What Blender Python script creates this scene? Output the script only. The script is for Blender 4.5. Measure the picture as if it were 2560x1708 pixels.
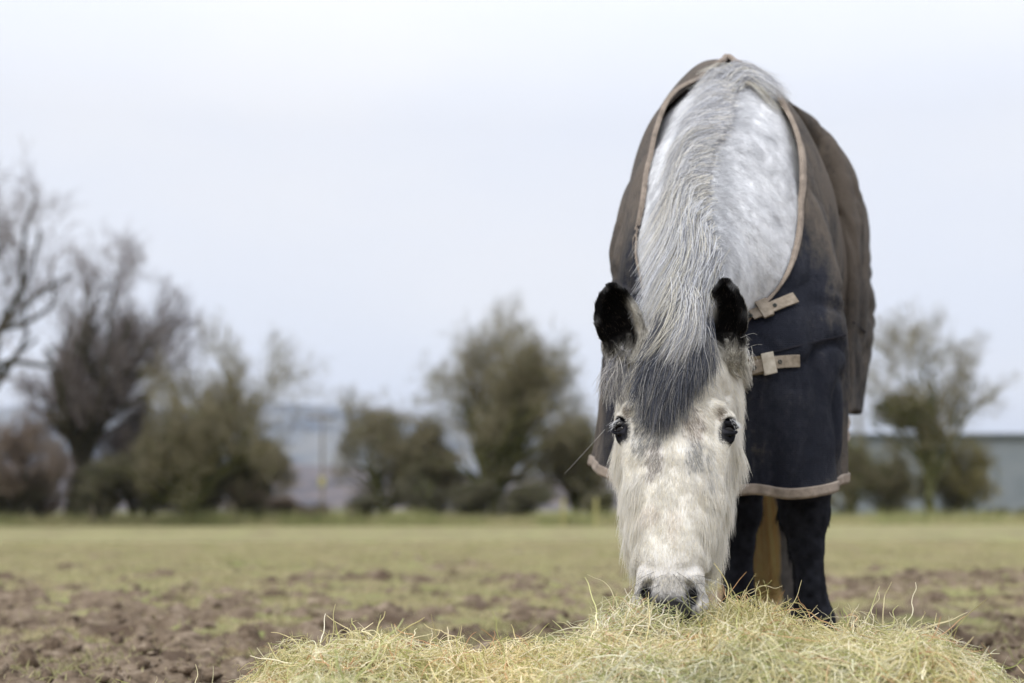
import bpy, math, random, time
import numpy as np
from mathutils import Vector
from mathutils.bvhtree import BVHTree
T0 = time.time()
R = math.radians
rng = np.random.default_rng(7)
random.seed(7)
for o in list(bpy.data.objects):
    bpy.data.objects.remove(o)
scene = bpy.context.scene
COL = scene.collection

# ------------------------------------------------------------------ camera, sky, sun, exposure
FP, CU, CV, CH = 3556.0, 1280.0, 1275.0, 0.45      # focal length (px of a 2560 frame), principal column, horizon row, eye height
cam = bpy.data.cameras.new('camera'); camo = bpy.data.objects.new('camera', cam); COL.objects.link(camo)
camo.location = (0, 0, CH); camo.rotation_euler = (R(90), 0, 0)
cam.sensor_width = 36; cam.lens = 36*FP/2560
cam.shift_y = (CV-854)/2560
cam.clip_start = .05; cam.clip_end = 20000
cam.dof.use_dof = True; cam.dof.focus_distance = 2.80; cam.dof.aperture_fstop = 2.3
scene.camera = camo
vs = scene.view_settings
vs.view_transform = 'Standard'; vs.look = 'None'; vs.exposure = 0.32; vs.gamma = 1; vs.use_curve_mapping = False

SUN_EL, SUN_ROT = R(42), R(215)
wd = bpy.data.worlds.new('World'); scene.world = wd; wd.use_nodes = True
nt = wd.node_tree; nt.nodes.clear()
def N(nt, typ, **kw):
    n = nt.nodes.new(typ)
    for k, v in kw.items():
        setattr(n, k, v)
    return n
def L(nt, a, b): nt.links.new(a, b)
wo = N(nt, 'ShaderNodeOutputWorld'); bg = N(nt, 'ShaderNodeBackground'); bg.inputs[1].default_value = .1
sky = N(nt, 'ShaderNodeTexSky', sky_type='NISHITA', sun_disc=False, sun_elevation=SUN_EL, sun_rotation=SUN_ROT)
tc = N(nt, 'ShaderNodeTexCoord'); sp = N(nt, 'ShaderNodeSeparateXYZ'); L(nt, tc.outputs['Generated'], sp.inputs[0])
# overcast cloud deck: soft patches over the clear sky, brighter overhead
mp = N(nt, 'ShaderNodeMapping'); mp.inputs['Scale'].default_value = (1, 1, 3.0); L(nt, tc.outputs['Generated'], mp.inputs[0])
nz = N(nt, 'ShaderNodeTexNoise'); nz.inputs['Scale'].default_value = 3.2; nz.inputs['Detail'].default_value = 5; nz.inputs['Roughness'].default_value = .45
L(nt, mp.outputs[0], nz.inputs[0])
cr = N(nt, 'ShaderNodeValToRGB'); L(nt, nz.outputs[0], cr.inputs[0])
cr.color_ramp.elements[0].position = .40; cr.color_ramp.elements[0].color = (8.45, 8.7, 9.4, 1)
cr.color_ramp.elements[1].position = .68; cr.color_ramp.elements[1].color = (9.0, 9.05, 9.35, 1)
zr = N(nt, 'ShaderNodeMapRange'); L(nt, sp.outputs[2], zr.inputs[0])
zr.inputs[1].default_value = .26; zr.inputs[2].default_value = 1; zr.inputs[3].default_value = .86; zr.inputs[4].default_value = 2.2
ml = N(nt, 'ShaderNodeVectorMath', operation='SCALE'); L(nt, cr.outputs[0], ml.inputs[0]); L(nt, zr.outputs[0], ml.inputs['Scale'])
mx = N(nt, 'ShaderNodeMix', data_type='RGBA'); mx.inputs[0].default_value = .94
L(nt, sky.outputs[0], mx.inputs[6]); L(nt, ml.outputs[0], mx.inputs[7])
L(nt, mx.outputs[2], bg.inputs[0]); L(nt, bg.outputs[0], wo.inputs[0])
sl = bpy.data.lights.new('sun', 'SUN'); sl.energy = 1.3; sl.angle = R(25); sl.color = (1, .96, .9)
so = bpy.data.objects.new('sun', sl); COL.objects.link(so)
d = Vector((math.sin(SUN_ROT)*math.cos(SUN_EL), math.cos(SUN_ROT)*math.cos(SUN_EL), math.sin(SUN_EL)))
so.rotation_euler = d.to_track_quat('Z', 'Y').to_euler()

# ------------------------------------------------------------------ helpers
def P(u, v, Y):
    return np.array([(u-CU)/FP*Y, Y, CH+(CV-v)/FP*Y])
_perm = rng.permutation(256).astype(np.int64); _perm = np.concatenate([_perm, _perm, _perm])
_val = rng.random(768)*2-1
def noise(p, scale=1.0, seed=0):
    p = np.asarray(p, float)*scale + seed*17.31
    i = np.floor(p).astype(np.int64); f = p-i; f = f*f*(3-2*f); i = i & 255
    r = 0
    for dx in (0, 1):
        for dy in (0, 1):
            h = _perm[_perm[i[:, 0]+dx]+i[:, 1]+dy]
            for dz in (0, 1):
                v = _val[_perm[h+i[:, 2]+dz]]
                w = (f[:, 0] if dx else 1-f[:, 0])*(f[:, 1] if dy else 1-f[:, 1])*(f[:, 2] if dz else 1-f[:, 2])
                r = r+v*w
    return r
def fbm(p, scale=1.0, seed=0, oct=3, g=.5):
    a, r = 1., 0.
    for k in range(oct):
        r = r+a*noise(p, scale*2**k, seed+k*3); a *= g
    return r
def sstep(a, b, x):
    t = np.clip((x-a)/(b-a), 0, 1); return t*t*(3-2*t)
def nrm(v):
    return v/np.maximum(np.linalg.norm(v, axis=-1, keepdims=True), 1e-9)
def mesh(name, V, F, mat=None, parent=None, smooth=True, colors=None, link=True):
    me = bpy.data.meshes.new(name)
    V = np.asarray(V, np.float32)
    if isinstance(F, np.ndarray):
        k = F.shape[1]; me.vertices.add(len(V)); me.vertices.foreach_set('co', V.ravel())
        me.loops.add(F.size); me.loops.foreach_set('vertex_index', F.astype(np.int32).ravel())
        me.polygons.add(len(F)); me.polygons.foreach_set('loop_start', np.arange(0, F.size, k, dtype=np.int32))
        me.update(calc_edges=True); me.validate()
    else:
        me.from_pydata([tuple(map(float, v)) for v in V], [], F)
    if smooth: me.polygons.foreach_set('use_smooth', [True]*len(me.polygons))
    if colors is not None:
        a = me.color_attributes.new('col', 'FLOAT_COLOR', 'POINT')
        c = np.ones((len(V), 4), np.float32); c[:, :3] = colors; a.data.foreach_set('color', c.ravel())
    if mat: me.materials.append(mat)
    o = bpy.data.objects.new(name, me)
    if link: COL.objects.link(o)
    if parent: put(o, parent)
    return o
def put(o, parent):
    o.parent = parent
    o.matrix_parent_inverse = M_inv(parent)
def M_inv(p):
    # only empties carry a location; every mesh is modelled in world coordinates
    from mathutils import Matrix
    return Matrix.Translation(-p.location) if p.type == 'EMPTY' else Matrix.Identity(4)
def empty(name, loc, label=None, cat=None, group=None):
    o = bpy.data.objects.new(name, None); COL.objects.link(o); o.location = loc; o.empty_display_size = .1
    tag(o, label, cat, group); return o
def tag(o, label=None, cat=None, group=None, kind=None):
    if label: o['label'] = label
    if cat: o['category'] = cat
    if group: o['group'] = group
    if kind: o['kind'] = kind
    return o
def strands(name, PT, rad, colr, mat, parent=None):
    """PT (n,k,3) points, rad (n,k) radii, colr (n,3)"""
    n, k = PT.shape[:2]
    c = bpy.data.hair_curves.new(name); c.add_curves([k]*n)
    c.position_data.foreach_set('vector', np.ascontiguousarray(PT, np.float32).ravel())
    a = c.attributes.get('radius') or c.attributes.new('radius', 'FLOAT', 'POINT')
    a.data.foreach_set('value', np.ascontiguousarray(rad, np.float32).ravel())
    a = c.attributes.new('col', 'FLOAT_COLOR', 'CURVE')
    cc = np.ones((n, 4), np.float32); cc[:, :3] = np.clip(colr, 0.003, 1); a.data.foreach_set('color', cc.ravel())
    c.materials.append(mat)
    o = bpy.data.objects.new(name, c); COL.objects.link(o)
    if parent: put(o, parent)
    return o
def tubes(A, B, ra, rb, n=5):
    """separate tapered tubes from A to B (m,3)"""
    A, B = np.asarray(A, float), np.asarray(B, float); m = len(A); T = nrm(B-A)
    ref = np.where(np.abs(T[:, 2:3]) > .9, np.array([[1., 0, 0]]), np.array([[0., 0, 1]]))
    U = nrm(np.cross(T, ref)); W = np.cross(T, U)
    an = np.arange(n)/n*2*math.pi
    ring = U[:, None]*np.cos(an)[None, :, None]+W[:, None]*np.sin(an)[None, :, None]
    V = np.concatenate([A[:, None]+ring*np.asarray(ra)[:, None, None], B[:, None]+ring*np.asarray(rb)[:, None, None]], 1).reshape(-1, 3)
    base = (np.arange(m)*2*n)[:, None, None]; j = np.arange(n); k = (j+1) % n
    F = (base+np.stack([j, k, k+n, j+n], 1)[None]).reshape(-1, 4)
    return V, F
def box(x0, x1, y0, y1, z0, z1, bev=0):
    V = [(x, y, z) for x in (x0, x1) for y in (y0, y1) for z in (z0, z1)]
    F = [(0, 1, 3, 2), (4, 6, 7, 5), (0, 4, 5, 1), (2, 3, 7, 6), (0, 2, 6, 4), (1, 5, 7, 3)]
    return V, F
def merge(parts):
    V, F, n = [], [], 0
    for v, f in parts:
        V += [tuple(q) for q in v]; F += [tuple(int(i)+n for i in q) for q in f]; n += len(v)
    return V, F

# ------------------------------------------------------------------ materials
def newmat(name, rough=.8, spec=.2):
    m = bpy.data.materials.new(name); m.use_nodes = True
    b = m.node_tree.nodes['Principled BSDF']; b.inputs['Roughness'].default_value = rough
    b.inputs['Specular IOR Level'].default_value = spec
    return m, m.node_tree, b
def ramp(nt, src, stops):
    r = N(nt, 'ShaderNodeValToRGB'); L(nt, src, r.inputs[0])
    while len(r.color_ramp.elements) < len(stops): r.color_ramp.elements.new(.5)
    for e, (p, c) in zip(r.color_ramp.elements, stops): e.position = p; e.color = (*c, 1)
    return r.outputs[0]
def texnoise(nt, scale, detail=4, vec=None, rough=.55, dist=0):
    n = N(nt, 'ShaderNodeTexNoise'); n.inputs['Scale'].default_value = scale; n.inputs['Detail'].default_value = detail
    n.inputs['Roughness'].default_value = rough; n.inputs['Distortion'].default_value = dist
    if vec is None:
        t = N(nt, 'ShaderNodeTexCoord'); vec = t.outputs['Object']
    L(nt, vec, n.inputs[0]); return n.outputs[0]
def bump(nt, b, h, strength=.3, dist=.01):
    n = N(nt, 'ShaderNodeBump'); n.inputs['Strength'].default_value = strength; n.inputs['Distance'].default_value = dist
    L(nt, h, n.inputs['Height']); L(nt, n.outputs[0], b.inputs['Normal'])
def attrmat(name, rough, spec, vary=0, sss=0):
    m, nt, b = newmat(name, rough, spec)
    a = N(nt, 'ShaderNodeAttribute', attribute_name='col'); L(nt, a.outputs['Color'], b.inputs['Base Color'])
    return m
def noisemat(name, scale, stops, rough=.85, spec=.15, bs=0, bd=.01, bscale=None, detail=4):
    m, nt, b = newmat(name, rough, spec)
    f = texnoise(nt, scale, detail); L(nt, ramp(nt, f, stops), b.inputs['Base Color'])
    if bs: bump(nt, b, texnoise(nt, bscale or scale*3, 4), bs, bd)
    return m
M_body = attrmat('horse_skin', .8, .06)
M_fur = attrmat('horse_fur', .7, .12)
M_mane = attrmat('horse_mane', .42, .35)
def through(m, f):
    nt = m.node_tree; b = nt.nodes['Principled BSDF']; o = [n for n in nt.nodes if n.type == 'OUTPUT_MATERIAL'][0]
    a = [n for n in nt.nodes if n.type == 'ATTRIBUTE'][0]; tr = N(nt, 'ShaderNodeBsdfTranslucent'); L(nt, a.outputs['Color'], tr.inputs[0])
    mx = N(nt, 'ShaderNodeMixShader'); mx.inputs[0].default_value = f; L(nt, b.outputs[0], mx.inputs[1]); L(nt, tr.outputs[0], mx.inputs[2]); L(nt, mx.outputs[0], o.inputs[0])
through(M_fur, .38); through(M_mane, .30)
M_hay = attrmat('hay', .6, .3)
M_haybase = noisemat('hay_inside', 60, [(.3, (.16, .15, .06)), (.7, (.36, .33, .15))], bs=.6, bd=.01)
M_grass = attrmat('grass', .6, .2)

# ================================================================== HORSE: implicit surface
def seg(p, A, B, ra, rb, lat=(1, 0, 0)):
    """tapered elliptic capsule; ra, rb = (lateral, depth) radii at the ends"""
    A, B = np.asarray(A, float), np.asarray(B, float)
    ax = B-A; ln = np.linalg.norm(ax); T = ax/ln
    Lt = np.asarray(lat, float); Lt = Lt-T*(Lt@T); Lt /= np.linalg.norm(Lt); D = np.cross(T, Lt)
    r = p-A; t = np.clip(r@T/ln, 0, 1)
    a = ra[0]+(rb[0]-ra[0])*t; b = ra[1]+(rb[1]-ra[1])*t; c = np.minimum(a, b)
    la = r@T-t*ln
    q = np.sqrt((r@Lt/a)**2+(r@D/b)**2+(la/c)**2)
    return (q-1)*c
def smin(a, b, k):
    h = np.clip(.5+.5*(b-a)/k, 0, 1); return b+(a-b)*h-k*h*(1-h)
def smax(a, b, k): return -smin(-a, -b, k)
def chain(p, pts, k=.02, lat=(1, 0, 0)):
    r = None
    for (A, ra), (B, rb) in zip(pts[:-1], pts[1:]):
        d = seg(p, A, B, ra, rb, lat); r = d if r is None else np.minimum(r, d) if k == 0 else smin(r, d, k)
    return r
def cr_interp(pts, n, t=None):
    """Catmull-Rom through pts (k,...) at n samples"""
    pts = np.asarray(pts, float); k = len(pts)
    t = np.linspace(0, k-1, n) if t is None else t
    i = np.clip(np.floor(t).astype(int), 0, k-2); f = t-i
    sh = (len(t),)+(1,)*(pts.ndim-1); f = f.reshape(sh)
    p0 = pts[np.maximum(i-1, 0)]; p1 = pts[i]; p2 = pts[i+1]; p3 = pts[np.minimum(i+2, k-1)]
    p0 = np.where((i == 0).reshape(sh), 2*p1-p2, p0); p3 = np.where((i == k-2).reshape(sh), 2*p2-p1, p3)
    return .5*(2*p1+(p2-p0)*f+(2*p0-5*p1+4*p2-p3)*f**2+(3*p1-p0-3*p2+p3)*f**3)
CX = lambda Y: .57+(Y-3.75)*.234
BLAT = np.array([math.cos(R(13)), -math.sin(R(13)), 0])
# head frame
HO = P(1690, 785, 2.86); HM = P(1668, 1542, 2.74)
ES = (HM-HO)/np.linalg.norm(HM-HO); EY = np.array([math.sin(R(11)), math.cos(R(11)), 0]); EY = EY-ES*(EY@ES); EY /= np.linalg.norm(EY); EX = np.cross(ES, EY)
def hl(p): q = p-HO; return np.stack([q@EX, q@EY, q@ES], -1)          # -> (x lateral, y depth, s along)
def hw(x, y, s): return HO+EX*x+EY*y+ES*s
CREST = [P(1703, 775, 2.90), P(1738, 700, 3.01), P(1762, 600, 3.14), P(1770, 500, 3.27), P(1776, 440, 3.35), P(1790, 379, 3.43), P(1811, 320, 3.53), P(1820, 262, 3.62), P(1820, 214, 3.72)]
NR = [(.062, .085), (.075, .105), (.098, .135), (.125, .16), (.130, .175), (.140, .19), (.145, .205), (.16, .22), (.175, .23)]
ND = np.array([0, .70, -.72])
NECK = [(c+ND*(r[1]-.005), r) for c, r in zip(CREST, NR)]
TORSO = [((CX(3.42), 3.42, 1.02), (.135, .18)), ((CX(3.56), 3.56, 1.08), (.185, .27)), ((CX(3.8), 3.8, 1.15), (.255, .35)), ((CX(4.2), 4.2, 1.11), (.31, .37)),
         ((CX(4.6), 4.6, 1.13), (.33, .34)), ((CX(4.95), 4.95, 1.2), (.29, .30)), ((CX(5.08), 5.08, 1.18), (.2, .22))]
def leg_front(x0, y0, xk, yk, xf, yf):
    m = lambda t: (x0+(xk-x0)*t, y0+(yk-y0)*t); n = lambda t: (xk+(xf-xk)*t, yk+(yf-yk)*t)
    return [((*m(0), 1.0), (.10, .12)), ((*m(.35), .82), (.085, .10)), ((*m(.75), .62), (.054, .062)), ((*m(1), .50), (.063, .062)), ((*n(.06), .44), (.060, .055)),
            ((*n(.3), .36), (.039, .045)), ((*n(.6), .27), (.033, .045)), ((*n(1), .18), (.047, .05)), ((xf+.003, yf-.04, .10), (.040, .042)),
            ((xf+.004, yf-.05, .075), (.056, .06)), ((xf+.004, yf-.07, .03), (.068, .075))]
def leg_hind(x, X0):
    return [((X0, 4.95, 1.1), (.15, .2)), ((X0+(x-X0)*.5, 4.93, .80), (.10, .13)), ((x, 5.06, .60), (.055, .07)), ((x, 5.12, .50), (.052, .06)), ((x, 5.10, .38), (.04, .045)),
            ((x, 5.07, .20), (.042, .045)), ((x, 5.02, .11), (.04, .042)), ((x, 5.0, .075), (.055, .06)), ((x, 4.98, .03), (.065, .072))]
LEGS = [leg_front(.70, 3.58, .712, 3.47, .738, 3.47), leg_front(.47, 3.66, .602, 3.78, .612, 3.80), leg_hind(1.0, 1.02), leg_hind(.79, .70)]
HEADC = [(0, .085, .0, .074, .072), (0, .088, .07, .096, .086), (0, .090, .14, .107, .092), (0, .092, .21, .108, .092), (0, .088, .28, .101, .086),
         (0, .080, .35, .092, .076), (0, .072, .42, .081, .066), (0, .064, .48, .068, .057), (0, .060, .53, .061, .052), (0, .060, .565, .056, .047), (0, .062, .59, .046, .042)]
EYE = [(sgn*.1045, .053, .228) for sgn in (-1, 1)]
EYER = .0225
EARS = []
for sgn, base, mid, up, tip in ((-1, (1583, 885), (1553, 825), (1537, 770), (1533, 722)), (1, (1804, 885), (1808, 822), (1814, 768), (1812, 714))):
    Yb = 2.90
    pts = [P(*base, Yb+.02), P(*mid, Yb), P(*up, Yb-.005), P(*tip, Yb-.015)]
    lat = EX+EY*(-.35*sgn)
    EARS.append((pts, lat/np.linalg.norm(lat), sgn))
def ear_sdf(p, e):
    pts, lat, sgn = e
    rr = [(.029, .026), (.043, .033), (.038, .028), (.014, .011)]
    o = chain(p, [(q[:3], (q[3], q[4])) for q in cr_interp([(*a, *b_) for a, b_ in zip(pts, rr)], 9)], .008, lat)
    fw = np.cross(lat, nrm(pts[3]-pts[0])); fw = fw if fw[1] < 0 else -fw
    ri = [(.012, .012), (.032, .028), (.027, .022), (.004, .004)]
    off = [.020, .022, .019, .008]
    inn = chain(p, [(q[:3], (q[3], q[4])) for q in cr_interp([(*(q+fw*of), *r) for q, r, of in zip(pts, ri, off)], 9)], .008, lat)
    return smax(o, -inn, .006)
def head_sdf(p):
    q = hl(p)
    h = None
    for (x, y, s, a, b), (x2, y2, s2, a2, b2) in zip(HEADC[:-1], HEADC[1:]):
        dd = seg(q, (x, y, s), (x2, y2, s2), (a, b), (a2, b2)); h = dd if h is None else smin(h, dd, .012)
    for sg in (-1, 1):
        # jaw (cheek plates), facial crest, brow, nasal bone, nostril wing, chin
        h = smin(h, seg(q, (sg*.070, .150, .04), (sg*.075, .150, .25), (.054, .060), (.042, .055)), .02)
        h = smin(h, seg(q, (sg*.075, .150, .25), (sg*.052, .112, .46), (.042, .05), (.028, .03)), .02)
        h = smin(h, seg(q, (sg*.090, .055, .26), (sg*.076, .060, .40), (.014, .016), (.010, .012)), .018)
        h = smin(h, seg(q, (sg*.088, .030, .185), (sg*.103, .050, .20), (.017, .014), (.016, .016)), .014)
        h = smin(h, seg(q, (sg*.024, .018, .30), (sg*.022, .022, .50), (.016, .014), (.014, .012)), .02)
        h = smin(h, seg(q, (sg*.046, .034, .535), (sg*.055, .046, .585), (.010, .014), (.016, .020)), .026)
        h = smin(h, seg(q, (sg*.062, .056, .575), (sg*.050, .070, .605), (.012, .018), (.010, .016)), .012)
    h = smin(h, seg(q, (-.02, .045, .597), (.02, .045, .597), (.022, .022), (.022, .022), (0, 1, 0)), .016)      # upper lip
    h = smin(h, seg(q, (0, .105, .50), (0, .090, .590), (.030, .030), (.032, .024)), .012)                        # chin and lower lip
    h = smax(h, -seg(q, (-.05, .073, .612), (.05, .073, .612), (.006, .006), (.006, .006), (0, 1, 0)), .006)
    for sg in (-1, 1):
        h = smax(h, -seg(q, (sg*.100, .044, .150), (sg*.103, .06, .165), (.006, .012), (.006, .012)), .03)       # hollow above the eye
        e = EYE[0] if sg < 0 else EYE[1]
        h = smin(h, seg(q, (e[0]-sg*.006, e[1], e[2]-.008), (e[0]-sg*.006, e[1]+.004, e[2]+.008), (.0225, .0225), (.0225, .0225)), .012)
        fwd = np.array([sg*.62, -.78, .05]); c = np.array(e)+fwd*.018
        h = smax(h, -seg(q, c+np.array([-sg*.006, 0, -.010]), c+np.array([sg*.006, .0, .010]), (.0155, .0145), (.0155, .0145)), .004)
        for ez, lr in ((-.62, .0048), (.62, .0036)):
            ph_ = [(-.55, .25), (-.1, .75), (.35, .9), (.85, .8), (1.3, .4)]
            for (f0, w0), (f1, w1) in zip(ph_[:-1], ph_[1:]):
                a_, b_ = [np.array(e)+.0195*np.array([sg*math.sin(f_), -math.cos(f_), ez*w_*1.05])/math.sqrt(1+(ez*w_*1.05)**2) for f_, w_ in ((f0, w0), (f1, w1))]
                h = smin(h, seg(q, a_, b_, (lr, lr), (lr, lr)), .004)
        # nostril: comma shaped opening
        h = smax(h, -seg(q, (sg*.040, .012, .556), (sg*.050, .022, .580), (.008, .022), (.0095, .024)), .006)
        h = smax(h, -seg(q, (sg*.037, .015, .545), (sg*.046, .012, .553), (.006, .012), (.007, .012), (0, 0, 1)), .006)
    return h
def capped(f, lo, hi, p, pad):
    """f evaluated only near its box; far points get a value too large to matter in a smooth union"""
    lo = np.asarray(lo)-pad; hi = np.asarray(hi)+pad
    d = np.maximum(np.maximum(lo-p, p-hi), 0).max(1)
    r = d+.08; m = d <= 0
    if m.any(): r[m] = f(p[m])
    return r
def bbox(pts):
    A = np.array([c for c, r in pts]); Rr = np.array([max(r) for c, r in pts])[:, None]; return (A-Rr).min(0), (A+Rr).max(0)
def neck_sdf(p):
    n = chain(p, NECK, .05)
    return smin(n, chain(p, [(c+ND*.018, (.022+.002*i, .024)) for i, c in enumerate(CREST)], .02), .035)
def torso_sdf(p):
    t = chain(p, TORSO, .06, BLAT)
    t = smin(t, seg(p, (CX(3.66), 3.72, 1.40), (CX(4.05), 4.05, 1.37), (.05, .14), (.05, .12), BLAT), .10)       # withers
    for sg in (-1, 1):
        t = smin(t, seg(p, (CX(3.68)+sg*.10, 3.74, 1.34), (CX(3.45)+sg*.125, 3.47, .96), (.075, .14), (.095, .14), BLAT), .07)   # shoulders
    return smin(t, seg(p, (CX(5.0), 4.9, 1.38), (CX(5.2), 5.17, 1.28), (.16, .12), (.06, .06), BLAT), .08)
HB = np.array([HO-.17, HM-.17, HO+.17, HM+.17])+np.array([0, .02, 0])
def horse_sdf(p):
    b = smin(capped(neck_sdf, *bbox(NECK), p, .15), capped(torso_sdf, *bbox(TORSO), p, .17), .09)
    for lg in LEGS:
        b = smin(b, capped(lambda q: chain(q, lg, .014), *bbox(lg), p, .10), .04)
    b = smin(b, capped(head_sdf, HB.min(0), HB.max(0)+np.array([0, .08, 0]), p, .0), .03)
    for e in EARS:
        A = np.array(e[0]); b = smin(b, capped(lambda q: ear_sdf(q, e), A.min(0)-.05, A.max(0)+.05, p, .04), .012)
    return b
def grad(f, p, e=.0015):
    g = np.stack([f(p+np.array(v))-f(p-np.array(v)) for v in ((e, 0, 0), (0, e, 0), (0, 0, e))], -1)
    return g/(2*e)
def surface_nets(f, lo, hi, h, blk=8):
    lo = np.array(lo, float); n = np.ceil((np.array(hi)-lo)/(h*blk)).astype(int)
    G = np.stack(np.meshgrid(*[np.arange(k) for k in n], indexing='ij'), -1).reshape(-1, 3)
    c = lo+(G+.5)*blk*h; dc = f(c)
    A = np.full((n*blk+1), 1e3, np.float32)
    act = np.abs(dc) < blk*h*1.25
    neg = (dc < 0) & ~act
    for g in G[neg]: A[g[0]*blk:(g[0]+1)*blk+1, g[1]*blk:(g[1]+1)*blk+1, g[2]*blk:(g[2]+1)*blk+1] = -1e3
    off = np.stack(np.meshgrid(*[np.arange(blk+1)]*3, indexing='ij'), -1).reshape(-1, 3)
    Ga = G[act]
    for i in range(0, len(Ga), 200):
        idx = (Ga[i:i+200, None]*blk+off[None]).reshape(-1, 3)
        A[idx[:, 0], idx[:, 1], idx[:, 2]] = f(lo+idx*h)
    S = A < 0
    cs = S[:-1, :-1, :-1].astype(np.int8)
    cnt = np.zeros(cs.shape, np.int8)
    for dx in (0, 1):
        for dy in (0, 1):
            for dz in (0, 1):
                cnt += S[dx:S.shape[0]-1+dx, dy:S.shape[1]-1+dy, dz:S.shape[2]-1+dz]
    ac = (cnt > 0) & (cnt < 8)
    ci = np.argwhere(ac); vid = np.full(cs.shape, -1, np.int32); vid[ac] = np.arange(len(ci))
    acc = np.zeros((len(ci), 3)); num = np.zeros(len(ci))
    cor = [(a, b, c) for a in (0, 1) for b in (0, 1) for c in (0, 1)]
    for a in cor:
        for b in cor:
            if sum(b)-sum(a) == 1 and all(y >= x for x, y in zip(a, b)):
                va = A[ci[:, 0]+a[0], ci[:, 1]+a[1], ci[:, 2]+a[2]]; vb = A[ci[:, 0]+b[0], ci[:, 1]+b[1], ci[:, 2]+b[2]]
                m = (va < 0) != (vb < 0); t = np.where(m, va/(va-vb+1e-12), 0)
                t = np.clip(t, 0, 1)
                acc += m[:, None]*(np.array(a)+t[:, None]*(np.array(b)-np.array(a))); num += m
    V = lo+(ci+acc/num[:, None])*h
    Q = []
    for ax in range(3):
        sl0 = [slice(None)]*3; sl1 = [slice(None)]*3
        sl0[ax] = slice(0, -1); sl1[ax] = slice(1, None)
        cr = S[tuple(sl0)] != S[tuple(sl1)]
        e = np.argwhere(cr); b, c = (ax+1) % 3, (ax+2) % 3
        e = e[(e[:, b] > 0) & (e[:, c] > 0) & (e[:, b] < cs.shape[b]) & (e[:, c] < cs.shape[c])]
        sgn = S[e[:, 0], e[:, 1], e[:, 2]]
        def cell(ob, oc):
            k = e.copy(); k[:, b] += ob; k[:, c] += oc; return vid[k[:, 0], k[:, 1], k[:, 2]]
        q = np.stack([cell(-1, -1), cell(0, -1), cell(0, 0), cell(-1, 0)], 1)
        q[~sgn] = q[~sgn][:, ::-1]
        Q.append(q)
    Q = np.concatenate(Q); Q = Q[(Q >= 0).all(1)]
    return V, Q
def chunked(f, p, n=60000):
    return np.concatenate([f(p[i:i+n]) for i in range(0, len(p), n)])
HV, HF = surface_nets(horse_sdf, (.0, 2.62, -.005), (1.42, 5.45, 1.75), .005)
for _ in range(2):
    g = chunked(lambda q: grad(horse_sdf, q), HV); dist = chunked(horse_sdf, HV)
    gl = np.maximum((g*g).sum(1), .25)
    HV = HV-g*np.clip(dist/gl, -.004, .004)[:, None]
HN = nrm(chunked(lambda q: grad(horse_sdf, q), HV))
print('horse verts', len(HV), 'quads', len(HF), round(time.time()-T0, 1))

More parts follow.
